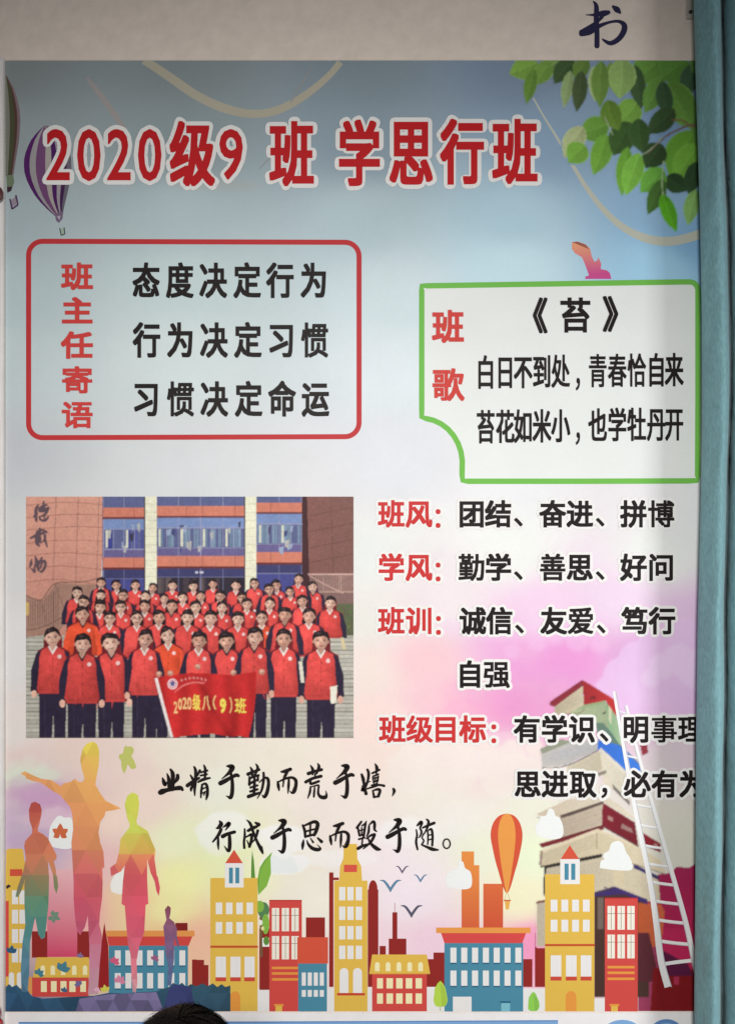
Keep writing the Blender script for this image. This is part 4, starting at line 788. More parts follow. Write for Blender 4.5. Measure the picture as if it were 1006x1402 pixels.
def flutter(cx, cy, r, c, rot=0, lobes=5):
    m = MB(); cc = ink(c)
    for q_ in range(lobes):
        an = rot + (q_ - (lobes - 1) / 2) * (1.05 if lobes == 5 else .8); L_ = r * (1.25 - .16 * abs(q_ - (lobes - 1) / 2)); wd = r * .36
        P = [(0, 0), (.25, .7), (.5, 1), (.75, .66), (1, 0), (.75, -.6), (.5, -1), (.25, -.7)]
        m.poly([(cx - math.cos(rot) * r * .3 + math.cos(an) * L_ * t - math.sin(an) * wd * w2, cy - math.sin(rot) * r * .3 + math.sin(an) * L_ * t + math.cos(an) * wd * w2) for t, w2 in P], tuple(v_ * (1 + .04 * (q_ % 2)) for v_ in cc), 11 + .13 * q_)
    part(m, 'printed_small_leaf')
m = MB(); m.poly(sm([(171,1059),(167.5,1050),(167,1041),(164,1037),(165,1032),(169,1031),(170.5,1025),(173,1020),(176,1022),(180,1021),(184,1025),(183,1031),(181,1034),(185,1042),(187,1050),(181,1052),(176,1046),(174,1052)]), ink((184,188,104)), 11); part(m, 'printed_small_leaf')
flutter(83.7, 1137, 11.5, (198, 102, 66), -1.57, 5); flutter(76.5, 1254.5, 9, (112, 138, 120), .4, 5)
for cx, cy, r, c in ((87,1325,12,(74,124,140)),(55,1331,8,(70,124,140)),(13.5,1301,9,(50,90,124)),(158,1315,8,(206,92,126)),(213,1311,6.5,(152,92,126)),(165,1341,9,(210,130,158)),(110.5,1308,6,(130,110,150)),(109,1346.5,7,(112,104,150)),(89,1355,6,(66,100,130)),(145,1354,8,(206,200,86)),(134,1354,5,(222,170,190)),(10.8,1213,4,(50,40,50))):
    flutter(max(cx, 9.4 + r * .86), cy, r, c, random.uniform(-2.2, -.9), random.choice((3, 3, 4)))

# ------------------------------------------------------------------ the printed class photograph
PR = MB(); K0 = 3
c_ = lambda r, g, b: ink((r, g, b), 800)
PR.rect(37, 680, 484, 1010, c_(174, 170, 158), K0)
SOFT.append((PR, 'class_photo', None, None)); PHO = []
def ph(mb, name, label=None): soft_part(mb, name, photo_parent, label=label)
def photo_parent(): return PHO[0]
m = MB()   # steps
for i in range(26):
    y = 868 + i * 5.6; sh = 172 + (i % 3) * 7
    m.rect(37, y, 484, min(1010, y + 5.0), c_(sh, sh - 3, sh - 14), K0 + .3); m.rect(37, min(1009, y + 4.6), 484, min(1010, y + 5.6), c_(126, 120, 110), K0 + .5)
ph(m, 'printed_steps')
m = MB()   # left wall with tile joints
m.poly([(37,680),(143,680),(141,765),(139,800),(120,870),(37,870)], lambda x, y: c_(208 - (y - 680) * .10, 152 - (y - 680) * .1, 134 - (y - 680) * .08), K0 + .4)
for i, (y0, y1) in enumerate(((688,683),(705,697),(722,714),(740,733),(757,752),(775,772),(793,793))):
    m.strip([(37, y0 + 4, .8), (78, y0, .8), (110, (y0 + y1) / 2 + 3, .8), (141, y1 + 8, .8)], c_(150, 98, 86), K0 + .7, 4, False)
for x in (78, 108.5, 137): m.strip([(x, 680.3, .8), (x - 2, 740, .8), (x - 4, 800, .8)], c_(146, 98, 88), K0 + .9, 4, False)
ph(m, 'printed_wall')
m = MB()   # facade
BR = c_(202, 124, 104); GL = c_(92, 98, 138); GD = c_(62, 62, 104); FR = c_(150, 150, 178); DK = c_(50, 44, 56)
m.rect(141, 680, 414, 830, GD, K0 + .8)
for x0, x1, dy in ((142, 200, 2), (214, 337, 0), (351, 414, -5)):
    m.rect(x0, 680, x1, 693 + dy, GL, K0 + 1); m.rect(x0, 693 + dy, x1, 707 + dy, BR, K0 + 1.2); m.rect(x0, 706 + dy, x1, 708.5 + dy, c_(110, 60, 60), K0 + 1.4)
    m.rect(x0, 708.5 + dy, x1, 761 + dy, GL, K0 + 1); m.rect(x0, 709 + dy, x1, 722 + dy, c_(120, 140, 184), K0 + 1.2); m.rect(x0, 750 + dy, x1, 761 + dy, c_(104, 96, 140), K0 + 1.2)
    m.rect(x0, 761 + dy, x1, 776 + dy, BR, K0 + 1.2); m.rect(x0, 775 + dy, x1, 778 + dy, c_(104, 50, 50), K0 + 1.4)
    m.rect(x0, 778 + dy, x1, 790 + dy, GD, K0 + 1.2); m.rect(x0, 790 + dy, x1, 830, DK if x0 == 214 else c_(72, 74, 136), K0 + 1.2)
    nb = max(2, round((x1 - x0) / 29))
    for i in range(nb + 1):
        xx = x0 + (x1 - x0 - 1.4) * i / nb
        m.rect(xx, 680, xx + 1, 693 + dy, FR, K0 + 1.6); m.rect(xx, 708.5 + dy, xx + 1.2, 761 + dy, FR, K0 + 1.6); m.rect(xx, 778 + dy, xx + 1.2, 826, c_(120, 120, 156), K0 + 1.6)
        if i < nb:
            xw = (x1 - x0) / nb
            m.rect(xx + xw * .5, 723 + dy, xx + xw * .5 + .7, 750 + dy, FR, K0 + 1.6)
            for q_ in range(7):
                xc = xx + 2 + (xw - 4) * q_ / 7
                if random.random() < .5: v_ = random.randint(-22, 4); m.rect(xc, 724 + dy, xc + xw / 7 - .8, 749 + dy, c_(126 + v_, 146 + v_, 170 + v_) if x0 != 142 else c_(84 + v_, 88 + v_, 150 + v_ // 2), K0 + 1.5)
            if random.random() < .7: m.rect(xx + xw * .12, 724 + dy, xx + xw * .22, 748 + dy, c_(206, 206, 190), K0 + 1.8)
    m.rect(x0, 722 + dy, x1, 723.2 + dy, FR, K0 + 1.9); m.rect(x0, 749.4 + dy, x1, 750.6 + dy, FR, K0 + 1.9); m.rect(x0, 789.4 + dy, x1, 790.6 + dy, c_(120, 120, 156), K0 + 1.9)
    for xx in np.arange(x0 + 20, x1, 22): m.rect(xx, 693 + dy, xx + .6, 706 + dy, c_(150, 84, 74), K0 + 1.8); m.rect(xx, 761 + dy, xx + .6, 775 + dy, c_(150, 84, 74), K0 + 1.8)
for q_ in range(26):
    xx = random.uniform(145, 405); yy = random.uniform(711, 752); ww = random.uniform(3, 9)
    m.poly([(xx, yy), (xx + ww, yy - 2), (xx + ww * .8, yy + random.uniform(4, 12)), (xx + 1, yy + 8)], c_(*random.choice(((150,164,190),(60,58,84),(72,76,120),(176,176,170)))), K0 + 1.52 + q_ * .002)
for q_ in range(14):
    xx = random.uniform(216, 330); m.rect(xx, 791, xx + random.uniform(3, 9), 812, c_(*random.choice(((70,60,66),(40,36,50),(96,84,84)))), K0 + 1.3 + q_ * .01)
m.rect(268, 782, 272, 785, c_(200, 196, 210), K0 + 2); m.rect(274, 782, 279, 785, c_(200, 196, 210), K0 + 2)
ph(m, 'printed_facade')
for x0, x1 in ((199.5, 215.3), (336.5, 351.5)):
    m = MB(); m.rect(x0, 680, x1, 812, c_(226, 224, 200), K0 + 2.2); m.rect(x0 - 1.6, 680, x0, 806, c_(60, 46, 52), K0 + 2.2)
    for y in range(690, 812, 11): m.rect(x0, y, x1, y + .7, c_(198, 194, 170), K0 + 2.5)
    ph(m, 'printed_column')
m = MB(); m.rect(413.5, 680, 428, 812, c_(70, 42, 46), K0 + 1.6); m.poly([(420.5,680),(484,680),(484,840),(425,840)], lambda x, y: c_(130 - (x - 420) * .1, 88, 82), K0 + 1.7)
for y0 in (700, 722, 744, 764): m.strip([(424, y0 + 6, .7), (455, y0, .7), (484, y0 - 6, .7)], c_(96, 62, 60), K0 + 2.1, 3, False)
m.strip([(453, 680.4, .7), (455, 740, .7), (456, 785, .7)], c_(100, 64, 62), K0 + 2.3, 3, False); ph(m, 'printed_wall')
m = MB()   # railings
RLc = c_(128, 98, 86)
m.poly([(37,815),(37,872),(78,868),(100,845),(135,800),(110,800),(78,798),(60,822)], c_(158, 122, 108), K0 + 2.6)
for P in ([(37,815,1.6),(58,821,1.6),(76,799,1.6),(110,797,1.4),(138,791,1.2)], [(37,862,2),(60,858,2),(92,842,2)], [(58,821,1.2),(66,858,1.2)], [(76,799,1.2),(90,835,1.2)]): m.strip(P, RLc, K0 + 3, 5, False)
for i in range(14): x = 40 + i * 3.1; m.rect(x, 822 if x < 60 else 822 - (x - 60) * .9, x + .8, 858, c_(104, 78, 70), K0 + 2.85)
m.rect(37, 824, 41, 842, c_(196, 166, 96), K0 + 3.1)
ph(m, 'printed_railing')
m = MB(); m.rect(424, 786, 484, 840, c_(126, 98, 94), K0 + 2.5); m.rect(422, 785, 484, 787.5, c_(196, 160, 150), K0 + 2.9); m.rect(424, 809, 484, 811, c_(170, 138, 128), K0 + 2.9)
for i in range(17): x = 433 + i * 3.1; m.rect(x, 788, x + .9, 809, c_(178, 144, 134), K0 + 2.8)
m.strip([(424, 788, 1.4), (445, 800, 1.4), (470, 812, 1.4)], c_(190, 154, 144), K0 + 3.1, 4, False); m.rect(456, 826, 484, 870, c_(92, 96, 70), K0 + 2.7)
for i in range(40): m.ell(random.uniform(456, 483), random.uniform(828, 868), 1.6, 1.3, c_(random.randint(60, 120), random.randint(70, 124), 60), K0 + 3.2 + i * .03, 6)
ph(m, 'printed_railing')
for strokes in ([[(215,140,24),(190,190,40),(160,250,24)],[(180,235,36),(178,300,46),(150,335,30)],[(182,300,34),(186,400,34)],[(305,80,20),(312,130,34)],[(238,195,30),(300,155,34),(360,140,26)],[(250,225,60),(330,218,64)],[(382,185,34),(342,280,34),(262,330,20)],[(238,335,24),(255,382,30),(330,398,34),(385,335,24)],[(310,330,24),(322,362,16)]],
                [[(240,528,24),(242,592,30)],[(195,582,28),(290,555,26)],[(98,690,30),(190,642,34),(302,608,34)],[(205,640,70),(215,720,84),(200,780,50),(235,822,24)],[(308,565,30),(350,592,36)],[(325,640,34),(330,720,34),(366,838,20)],[(330,700,24),(258,782,12)]],
                [[(102,1045,14),(95,1120,38),(75,1172,22)],[(165,998,20),(186,1060,36),(176,1150,38)],[(108,1205,20),(156,1252,34),(152,1170,18),(200,1090,30)],[(276,1018,26),(250,1080,36),(212,1130,40),(216,1225,32)],[(206,1085,28),(320,1080,38),(330,1170,36),(270,1250,32),(228,1230,10)],[(282,1100,24),(250,1190,26)]]):
    m = MB()
    for i, st in enumerate(strokes): m.strip([(36 + x / 12.2, 680 + y / 12.2, w_ / 12.2 * 1.35) for x, y, w_ in st], c_(94, 76, 84), K0 + 3.4 + i * .24, 5)
    ph(m, 'brush_character')
def pupil(cx, cy, H, k, front=False, i=0, orange=False, half=1.0):
    R = random.Random(i * 7 + 3); m = MB(); W = H * .40 * R.uniform(.93, 1.07)
    vr = R.randint(-10, 12); vest = c_(222 + vr, 80 + vr // 2, 76 + vr // 2) if not orange else c_(228, 84, 54); vd = tuple(a_ * .72 for a_ in vest); navy = c_(46, 38, 58); nd = c_(34, 28, 44)
    sk = R.randint(-16, 12); skin = c_(222 + sk, 172 + sk, 152 + sk); sd = tuple(a_ * .66 for a_ in skin); hair = c_(38, 28, 32)
    H *= R.uniform(.93, 1.08) if not front else R.uniform(.97, 1.04); W = H * R.uniform(.385, .435); cx += 0 if front else R.uniform(-1.5, 1.5); cy += R.uniform(-1.2, 1.2)
    sy = cy + H * .60; tw = H * (.93 if front else 1.0) * half; bot = cy + H * (3.3 if front else 2.9)
    cl = lambda x: min(483.8, max(37.2, x))
    if front:
        m.poly([(cl(cx - tw * .86), bot - 4), (cl(cx + tw * .86), bot - 4), (cl(cx + tw * .80), 1009.6), (cl(cx + 2), 1009.6), (cx + 1, bot + 26), (cx - 1, 1009.6), (cl(cx - tw * .84), 1009.6)], navy, k)
        m.strip([(cl(cx - tw * .5), bot, .6), (cl(cx - tw * .45), 1009, .6)], c_(66, 58, 80), k + .1, 3, False)
    dkc = c_(112, 34, 40); m.poly([(cx - W * 1.1, cy - H * .1), (cx - W * .8, cy - H * .4), (cx + W * .9, cy - H * .4), (cx + W * 1.3, cy + H * .05), (cx + W * 1.3, sy), (cl(cx + tw * 1.05), sy + H * .25), (cl(cx + tw * 1.2), sy + H * 1.2), (cl(cx + tw * 1.15), bot), (cl(cx - tw * 1.1), bot), (cl(cx - tw * 1.1), sy + H * 1.2), (cl(cx - tw * .95), sy + H * .2), (cx - W * 1.2, sy)], dkc if cy > 812 else c_(70, 40, 60), k + .05)
    # sleeves
    for sg in (-1, 1):
        e = bot - H * .15 if front else bot
        m.poly([(cl(cx + sg * tw * .62), sy + H * .12), (cl(cx + sg * tw * 1.02), sy + H * .34), (cl(cx + sg * tw * 1.34), sy + H * 1.3), (cl(cx + sg * tw * 1.38), e), (cl(cx + sg * tw * .98), e), (cl(cx + sg * tw * .8), sy + H)], navy if not orange else vest, k + .15)
        if front: m.ell(cl(cx + sg * tw * 1.16), e + H * .16, H * .16, H * .22, skin, k + .18, 10)
    wv = R.uniform(-.06, .06)
    tor = [(cx - W * .5, sy - H * .05), (cx + W * .5, sy - H * .05), (cl(cx + tw * .70), sy + H * .17), (cl(cx + tw * .84), sy + H * .6), (cl(cx + tw * .86), sy + H * 1.3), (cl(cx + tw * (1.0 + wv)), bot - H * .3), (cl(cx + tw * .86), bot), (cl(cx - tw * .86), bot), (cl(cx - tw * (1.0 + wv)), bot - H * .3), (cl(cx - tw * .86), sy + H * 1.3), (cl(cx - tw * .84), sy + H * .6), (cl(cx - tw * .70), sy + H * .17)]
    sh_ = lambda v_: tuple(a_ * v_ for a_ in vest)
    m.fan((cx - tw * R.uniform(0, .35), sy + H * .8), tor, sh_(1.12), [sh_(.8), sh_(.7), sh_(.85), sh_(.7), sh_(.62), sh_(.55), sh_(.55), sh_(.6), sh_(.72), sh_(.84), sh_(.92), sh_(1.0)], k + .3)
    m.strip([(cx + R.uniform(-1, 1), sy + H * .5, H * .03), (cx, bot, H * .03)], vd, k + .42, 3, False)
    if front:
        m.poly([(cl(cx - tw * .9), bot - H * .16), (cl(cx + tw * .9), bot - H * .16), (cl(cx + tw * .84), bot), (cl(cx - tw * .84), bot)], vd, k + .44)
        for q_ in range(4): m.ell(cx + .6, sy + H * (.65 + q_ * .5), .8, .8, c_(90, 30, 34), k + .5, 8)
        for q_ in range(5):
            xx = cx + R.uniform(-.8, .8) * tw; yy = R.uniform(sy + H * .5, bot - 4); m.strip([(xx, yy, .3), (xx + R.uniform(-2, 2), yy + H * .3, 1), (xx + R.uniform(-3, 3), yy + H * .6, .3)], tuple(a_ * R.choice((.84, 1.13)) for a_ in vest), k + .4, 4, False)
    m.poly([(cx - W * .62, sy - H * .02), (cx, sy + H * .42), (cx + W * .62, sy - H * .02), (cx + W * .4, sy - H * .12), (cx - W * .4, sy - H * .12)], c_(224, 220, 214) if R.random() < .8 else nd, k + .55)
    m.poly([(cx - W * .42, sy - H * .3), (cx + W * .42, sy - H * .3), (cx + W * .40, sy), (cx, sy + H * .24), (cx - W * .40, sy)], sd, k + .65)
    m.ell(cx + tw * .42, sy + H * .55, H * .12, H * .12, c_(232, 200, 196), k + .6, 10)
    # hair behind, ears, face, fringe
    long = R.random() < .38 and not front or (front and orange) or i == 406 or i in (404,)
    tl = R.uniform(-.16, .16); hs = R.uniform(.92, 1.1)
    m.ell(cx, cy - H * .05, W * 1.12 * hs, H * .50, hair, k + .75, 16)
    if long: m.poly([(cx - W * 1.1, cy), (cx + W * 1.1, cy), (cx + W * 1.2, cy + H * .55), (cx - W * 1.2, cy + H * .55)], hair, k + .5)
    for sg in (-1, 1): m.ell(cx + sg * W * .98, cy + H * .08, W * .16, H * .1, sd, k + .8, 8)
    fp = [(cx + W * .95 * math.cos(t) * (1 if math.sin(t) < 0.2 else .93), cy + H * .06 + H * .46 * math.sin(t)) for t in np.linspace(0, 2 * math.pi, 20, endpoint=False)]
    lit = R.uniform(.8, 1.0); sv = lambda v_: tuple(min(.8, a_ * v_) for a_ in skin)
    m.fan((cx - W * .28, cy - H * .02), fp, sv(1.35 * lit), [sv(.52 + .34 * (1 - math.cos(t)) / 2 - .12 * max(0, math.sin(t))) for t in np.linspace(0, 2 * math.pi, 20, endpoint=False)], k + .9)
    m.fan((cx - W * .4, cy + H * .18), [(cx - W * .4 + W * .3 * math.cos(t), cy + H * .18 + H * .1 * math.sin(t)) for t in np.linspace(0, 2 * math.pi, 8, endpoint=False)], sv(1.5 * lit), sv(1.12 * lit), k + .94)
    m.poly([(cx + W * .18, cy - H * .3), (cx + W * .92, cy - H * .2), (cx + W * .9, cy + H * .2), (cx + W * .5, cy + H * .47), (cx + W * .22, cy + H * .5), (cx + W * .42, cy + H * .25), (cx + W * .3, cy + H * .05)], sv(.66 * lit + .08), k + .93)
    m.poly([(cx - W * .7, cy - H * .02), (cx - W * .15, cy - H * .03), (cx - W * .2, cy + H * .08), (cx - W * .62, cy + H * .08)], sv(.8), k + .95)
    fr = R.uniform(-.14, .14)
    hp = [(cx - W * 1.02, cy + H * (.02 + fr)), (cx - W * 1.10 * hs, cy - H * .2), (cx - W * .84 * hs, cy - H * .46), (cx - W * R.uniform(-.3, .3), cy - H * R.uniform(.54, .62)), (cx + W * .84 * hs, cy - H * .45), (cx + W * 1.10 * hs, cy - H * .2), (cx + W * 1.0, cy + H * (.02 - fr)), (cx + W * .80, cy - H * .15), (cx + W * R.uniform(.1, .5), cy - H * R.uniform(.16, .32)), (cx - W * R.uniform(.1, .4), cy - H * R.uniform(.16, .34)), (cx - W * .78, cy - H * .13)]
    m.poly(hp, hair, k + 1.0); m.fan((cx - W * .3, cy - H * .38), [(cx - W * .3 + W * .5 * math.cos(t), cy - H * .38 + H * .09 * math.sin(t)) for t in np.linspace(0, 2 * math.pi, 8, endpoint=False)], c_(84, 68, 70), hair, k + 1.05)
    ey = cy + H * .03
    for sg in (-1, 1):
        m.strip([(cx + sg * W * .22, ey, H * .045), (cx + sg * W * .6, ey - H * .01, H * .055)], c_(66, 42, 42) if front else c_(104, 70, 64), k + 1.1, 2, False)
        m.strip([(cx + sg * W * .2, ey - H * .08, H * .03), (cx + sg * W * .66, ey - H * .10, H * .035)], c_(118, 82, 70), k + 1.1, 2, False)
    m.poly([(cx - W * .05, ey), (cx + W * .13, ey + H * .17), (cx - W * .16, ey + H * .17)], sd, k + 1.05)
    my = cy + H * .30
    if R.random() < .6: m.poly([(cx - W * .36, my - H * .03), (cx + W * .36, my - H * .03), (cx + W * .2, my + H * .06), (cx - W * .2, my + H * .06)], c_(120, 48, 52), k + 1.1); m.rect(cx - W * .26, my - H * .028, cx + W * .26, my + H * .004, c_(228, 214, 206), k + 1.2)
    else: m.strip([(cx - W * .3, my, H * .03), (cx, my + H * .02, H * .05), (cx + W * .3, my, H * .03)], c_(140, 62, 62), k + 1.1, 3, False)
    if R.random() < .35:
        for sg in (-1, 1): stroke_path(m, [(cx + sg * W * .42 + W * .33 * math.cos(t), ey + H * .01 + H * .09 * math.sin(t)) for t in np.linspace(0, 2 * math.pi, 10, endpoint=False)], H * .028, c_(40, 34, 40), k + 1.25)
    hx_, hz_ = X(cx), Z(cy + H * .45); zt_ = Z(cy + H * .5)
    def tilt(p):
        if p[2] < zt_ or abs(p[0] - hx_) > W * S * 1.4: return p
        w_ = min(1, (p[2] - zt_) / (H * S * .3)); dx, dz = p[0] - hx_, p[2] - hz_; a_ = tl * w_
        return (hx_ + dx * math.cos(a_) - dz * math.sin(a_), p[1], hz_ + dx * math.sin(a_) + dz * math.cos(a_))
    m.v = [tilt(p) for p in m.v]
    ph(m, 'printed_pupil')
HEADS = [(139,798.5),(160,799.6),(185.5,800),(210,804),(237.6,802),(265,802),(293.5,800),(322,801),(348.4,797.6),(377.6,800),(408,792.5),(429,803),
 (107,811),(139.7,814),(168,815),(199.6,815),(225,818.6),(250,817),(275,816),(301.7,816),(331,817.5),(370.6,806),(398.7,808.6),
 (115.7,823.6),(137,829),(165,829),(199,828.6),(235.8,829),(270,830),(304.8,832),(338.4,827),(369.5,825.7),(413.8,822.6),(451,824),
 (115.7,840),(152,846),(186.6,845),(218.6,845),(256,845),(289,846.7),(325,845.5),(359.4,845),(391,842),(423.7,842)]
def rowof(y): return 0 if y < 805.5 else 1 if y < 821 else 2 if y < 835 else 3
cnt = [0] * 5
for i, (x, y) in enumerate(sorted(HEADS, key=lambda p: (rowof(p[1]), p[0]))):
    r = rowof(y); H = (13.5, 14.5, 16.5, 18.5)[r]; cnt[r] += 1
    pupil(x, y, H, 9 + r * 3.2 + (cnt[r] % 2) * 1.5, False, i, orange=(i in (34, 41)))
FRONTROW = [(73.4,871),(113.5,880),(153.5,879),(198.7,873),(231,870),(272.5,876),(311,877),(348.4,870),(388.6,873),(439.5,876)]
for i, (x, y) in enumerate(FRONTROW):
    pupil(x, y, 24 if i not in (4, 5, 6) else 22, 22 + (i % 2) * 1.6, True, 400 + i, orange=(i == 4), half=.92 if i in (2, 3, 4, 5, 6, 7, 8) else 1.0)
# banner held by the front row
bn = [(213,927),(235,924),(262,928),(290,922),(320,920),(351,919),(349,950),(343,985),(337,1009.5),(310,1007),(290,1009.6),(270,1005),(240,1009.8),(228,975)]
m = MB(); NB, MBn = 56, 20; topP = [(213,927),(235,924),(262,921),(290,922),(320,924),(351,919)]; botP = [(238,1009.6),(262,1006),(290,1004),(314,1008),(326,1007),(338,1009.5)]
vsn, csn = [], []
for j in range(MBn + 1):
    for i in range(NB + 1):
        a_, b_ = lerp_path(topP, i / NB), lerp_path(botP, i / NB); t = j / MBn; x = a_[0] + (b_[0] - a_[0]) * t + 5 * math.sin(t * 2.6) * (i / NB); y = a_[1] + (b_[1] - a_[1]) * t
        f_ = .5 + .5 * math.sin(x * .20 + y * .018 + 1.2 * math.sin(y * .03)); g_ = math.exp(-((x - (268 + (y - 925) * .55)) / 6) ** 2); h_ = math.exp(-((x - (330 - (y - 925) * .1)) / 6) ** 2)
        q_ = .78 + .34 * f_ - .28 * g_ - .2 * h_ + random.uniform(-.03, .03)
        vsn.append((X(x), FRONT - 26 * U, Z(y))); csn.append(tuple(v_ * q_ for v_ in c_(196, 46, 46)))
m.add(vsn, [(j * (NB + 1) + i, j * (NB + 1) + i + 1, (j + 1) * (NB + 1) + i + 1, (j + 1) * (NB + 1) + i) for j in range(MBn) for i in range(NB)], csn)
m.strip([(214.5,928,4),(224,965,4),(236,1009,4)], c_(226, 216, 214), 26.4, 5, False)
for i in range(7): x = 249 + i * 5.4; y = 931 - 3.4 * math.sin(i * .5); m.strip([(x, y - 2, 1), (x + 1.2, y + 2, 1.1)], c_(212, 140, 136), 27.2 + i * .01, 2, False); m.strip([(x - 1.4, y + .4, .9), (x + 2.6, y - .2, .9)], c_(212, 140, 136), 27.3 + i * .01, 2, False)
m.ell(237, 936, 7, 7.4, c_(226, 202, 204), 27.2); m.ell(237, 936, 5.4, 5.8, c_(206, 120, 130), 27.4); m.ell(237, 936, 4.2, 4.5, c_(230, 210, 214), 27.6)
m.poly([(233.5,934),(237,931.5),(240.5,934),(239,939),(235,939)], c_(96, 90, 140), 27.8)
m.strip([(240,947,1.4),(252,938,2.4),(266,934,2.4),(281,935,2.2)], c_(216, 110, 108), 27.4, 5, False)
banner = ph(m, 'banner')
for ch, bb in (('2',(238.5,960,244,976)),('0',(244.8,956,250,971)),('2',(250.6,954.5,256.5,970)),('0',(257,954,263,971)),('级',(264.5,950,275,972)),('八',(277.5,952,288.5,972)),('（',(292,951.5,296.5,971)),('9',(301.5,956,310,975.5)),('）',(314.5,954,318.5,976)),('班',(322,955,337.5,976))):
    m = MB(); put_glyph(m, ch, c_(232, 214, 96) if ch in '9班级' else c_(232, 190, 130), 28.4, bbox=bb, bold=.75 if ch == '9' else .32); ph(m, 'character')
# books and hands of the right-hand pupils
for P_, c in (([(452,940),(462,938),(460,962),(453,963)], (226,222,206)), ([(409,905),(414,906),(417,934),(412,934)], (214,208,190)), ([(466,873),(470,872),(474,888),(469,889)], (206,190,150))):
    m = MB(); m.poly(P_, c_(*c), 26); ph(m, 'printed_booklet')
for x, y in ((218.5, 922), (234, 921), (271.5, 912), (320, 920), (359, 919)):
    m = MB(); m.fan((x - 1, y - 1.5), [(x + 4.2 * math.cos(t), y + (4.6 if t < 3.2 else 3.6) * math.sin(t)) for t in np.linspace(0, 2 * math.pi, 14, endpoint=False)], c_(236, 190, 168), c_(170, 116, 100), 28)
    for q_ in (-1.8, 0, 1.8): m.strip([(x + q_, y + .5, .5), (x + q_, y + 3.6, .4)], c_(140, 90, 80), 28.3, 2, False)
    ph(m, 'printed_hand')


first = SOFT[0]; rest = SOFT[1:]
PHO.append(part(PR, 'class_photo', mat=PHOTO))        # the sheet itself; its printed contents lie a hair in front
SOFT[:] = rest
soft_print(37, 680, 484, 1010, 0.75, 6, .45, PHOTO, .04, .085, full=True, seed=9)

# ------------------------------------------------------------------ lower poster, side panel
LR0 = (X(480), 0, Z(1720)); lower = empty('lower_poster', LR0)
tag(lower, 'white sheet with pale blue printed banner, its top edge just below the class poster', 'poster')
v, f = box_vf(X(8), -.0022, Z(1720), X(985), -0.0002, Z(1386)); solid('sheet', [(a_ - LR0[0], b_, c - LR0[2]) for a_, b_, c in v], f, plain('white_sheet', (.87, .85, .85), .5, .3, 25, .03, .05), lower)
def lp(m, name): o = m.build(name, lower, LR0); return o
FR_ = FRONT; m = MB(); BL = ink((112, 150, 190), 1400); BL2 = ink((84, 120, 168), 1400)
m.poly([(27,1398),(300,1397.5),(560,1396.5),(763,1395.5),(765,1700),(28,1700)], BL, 0); m.poly([(27,1398),(300,1397.5),(560,1396.5),(763,1395.5),(763,1397),(560,1398),(300,1399),(27,1399.5)], BL2, .5)
lp(m, 'printed_panel')
m = MB(); m.ell(851, 1420, 30, 25, BL, 0, 32); lp(m, 'printed_disc'); m = MB(); m.ell(911, 1420, 26, 26, BL2, 1, 32); m.ell(911, 1421, 22, 22, BL, 1.4, 32); lp(m, 'printed_disc')
SR0 = (X(-60), 0, Z(1500)); side = empty('side_panel', SR0)
tag(side, 'narrow pale edge of the neighbouring display panel along the left side of the class poster', 'panel')
v, f = box_vf(X(-160), -.010, Z(1500), X(8.2), -.0002, Z(82)); so = solid('board', [(a_ - SR0[0], b_, c - SR0[2]) for a_, b_, c in v], f, plain('pale_laminate', (.74, .71, .69), .45, .35, 20, .05, .05), side)
v, f = box_vf(X(-160), -.0112, Z(1500), X(4.5), -.0101, Z(87)); solid('printed_sheet', [(a_ - SR0[0], b_, c - SR0[2]) for a_, b_, c in v], f, plain('pale_print', (.80, .77, .76), .5, .3, 8, .10, .05), side)

# ------------------------------------------------------------------ wall character
m = MB(); SH = [[(178,12,10),(200,50,34),(200,150,40),(205,250,38),(205,352,40)],[(122,115,6),(180,115,20),(250,105,46),(292,96,32)],[(245,130,26),(190,180,26),(125,222,30),(90,250,46)],[(86,262,36),(150,245,44),(220,202,32),(300,172,20),(370,165,24),(412,192,40),(410,240,44),(370,300,40),(310,332,34),(262,312,20),(246,298,8)],[(328,52,20),(358,75,46),(380,98,20)]]
f_save = FRONT; FRONT = -0.0006
for i, st in enumerate(SH): m.strip([(780 + x / 5.589, y / 5.589, w_ / 5.589) for x, y, w_ in st], (.030, .026, .075), i * 1.0, 8)
FRONT = f_save
o = m.build('wall_character', None, (0, 0, 0)); 
c0 = (X(825), 0, Z(66)); o.location = c0; o.data.transform(__import__('mathutils').Matrix.Translation((-c0[0], -c0[1], -c0[2])))
tag(o, 'dark navy brush style Chinese character stuck on the beige wall above the poster', 'wall lettering')

# ------------------------------------------------------------------ curtain
CURT = plain('teal_curtain_fabric', (0.175, 0.335, 0.365), .85, .2, 320, .16, .5, .0012, stretch=(1, 1, .25), sheen=.12)
nt = CURT.node_tree; N = nt.nodes; b = N['Principled BSDF']
nw = N.new('ShaderNodeTexNoise'); nw.inputs['Scale'].default_value = 9; nw.inputs['Detail'].default_value = 4
tcn = N.new('ShaderNodeTexCoord'); nt.links.new(tcn.outputs['Object'], nw.inputs['Vector'])
b2 = N.new('ShaderNodeBump'); b2.inputs['Strength'].default_value = .6; b2.inputs['Distance'].default_value = .03; nt.links.new(nw.outputs['Fac'], b2.inputs['Height'])
old = [l for l in nt.links if l.to_socket == b.inputs['Normal']][0].from_node; nt.links.new(b2.outputs[0], old.inputs['Normal'])
edge_y = [-120, 0, 150, 300, 450, 600, 700, 850, 1000, 1200, 1402, 1800]; edge_x = [948, 949, 953, 958, 961, 961, 959, 955, 953, 952, 950, 948]
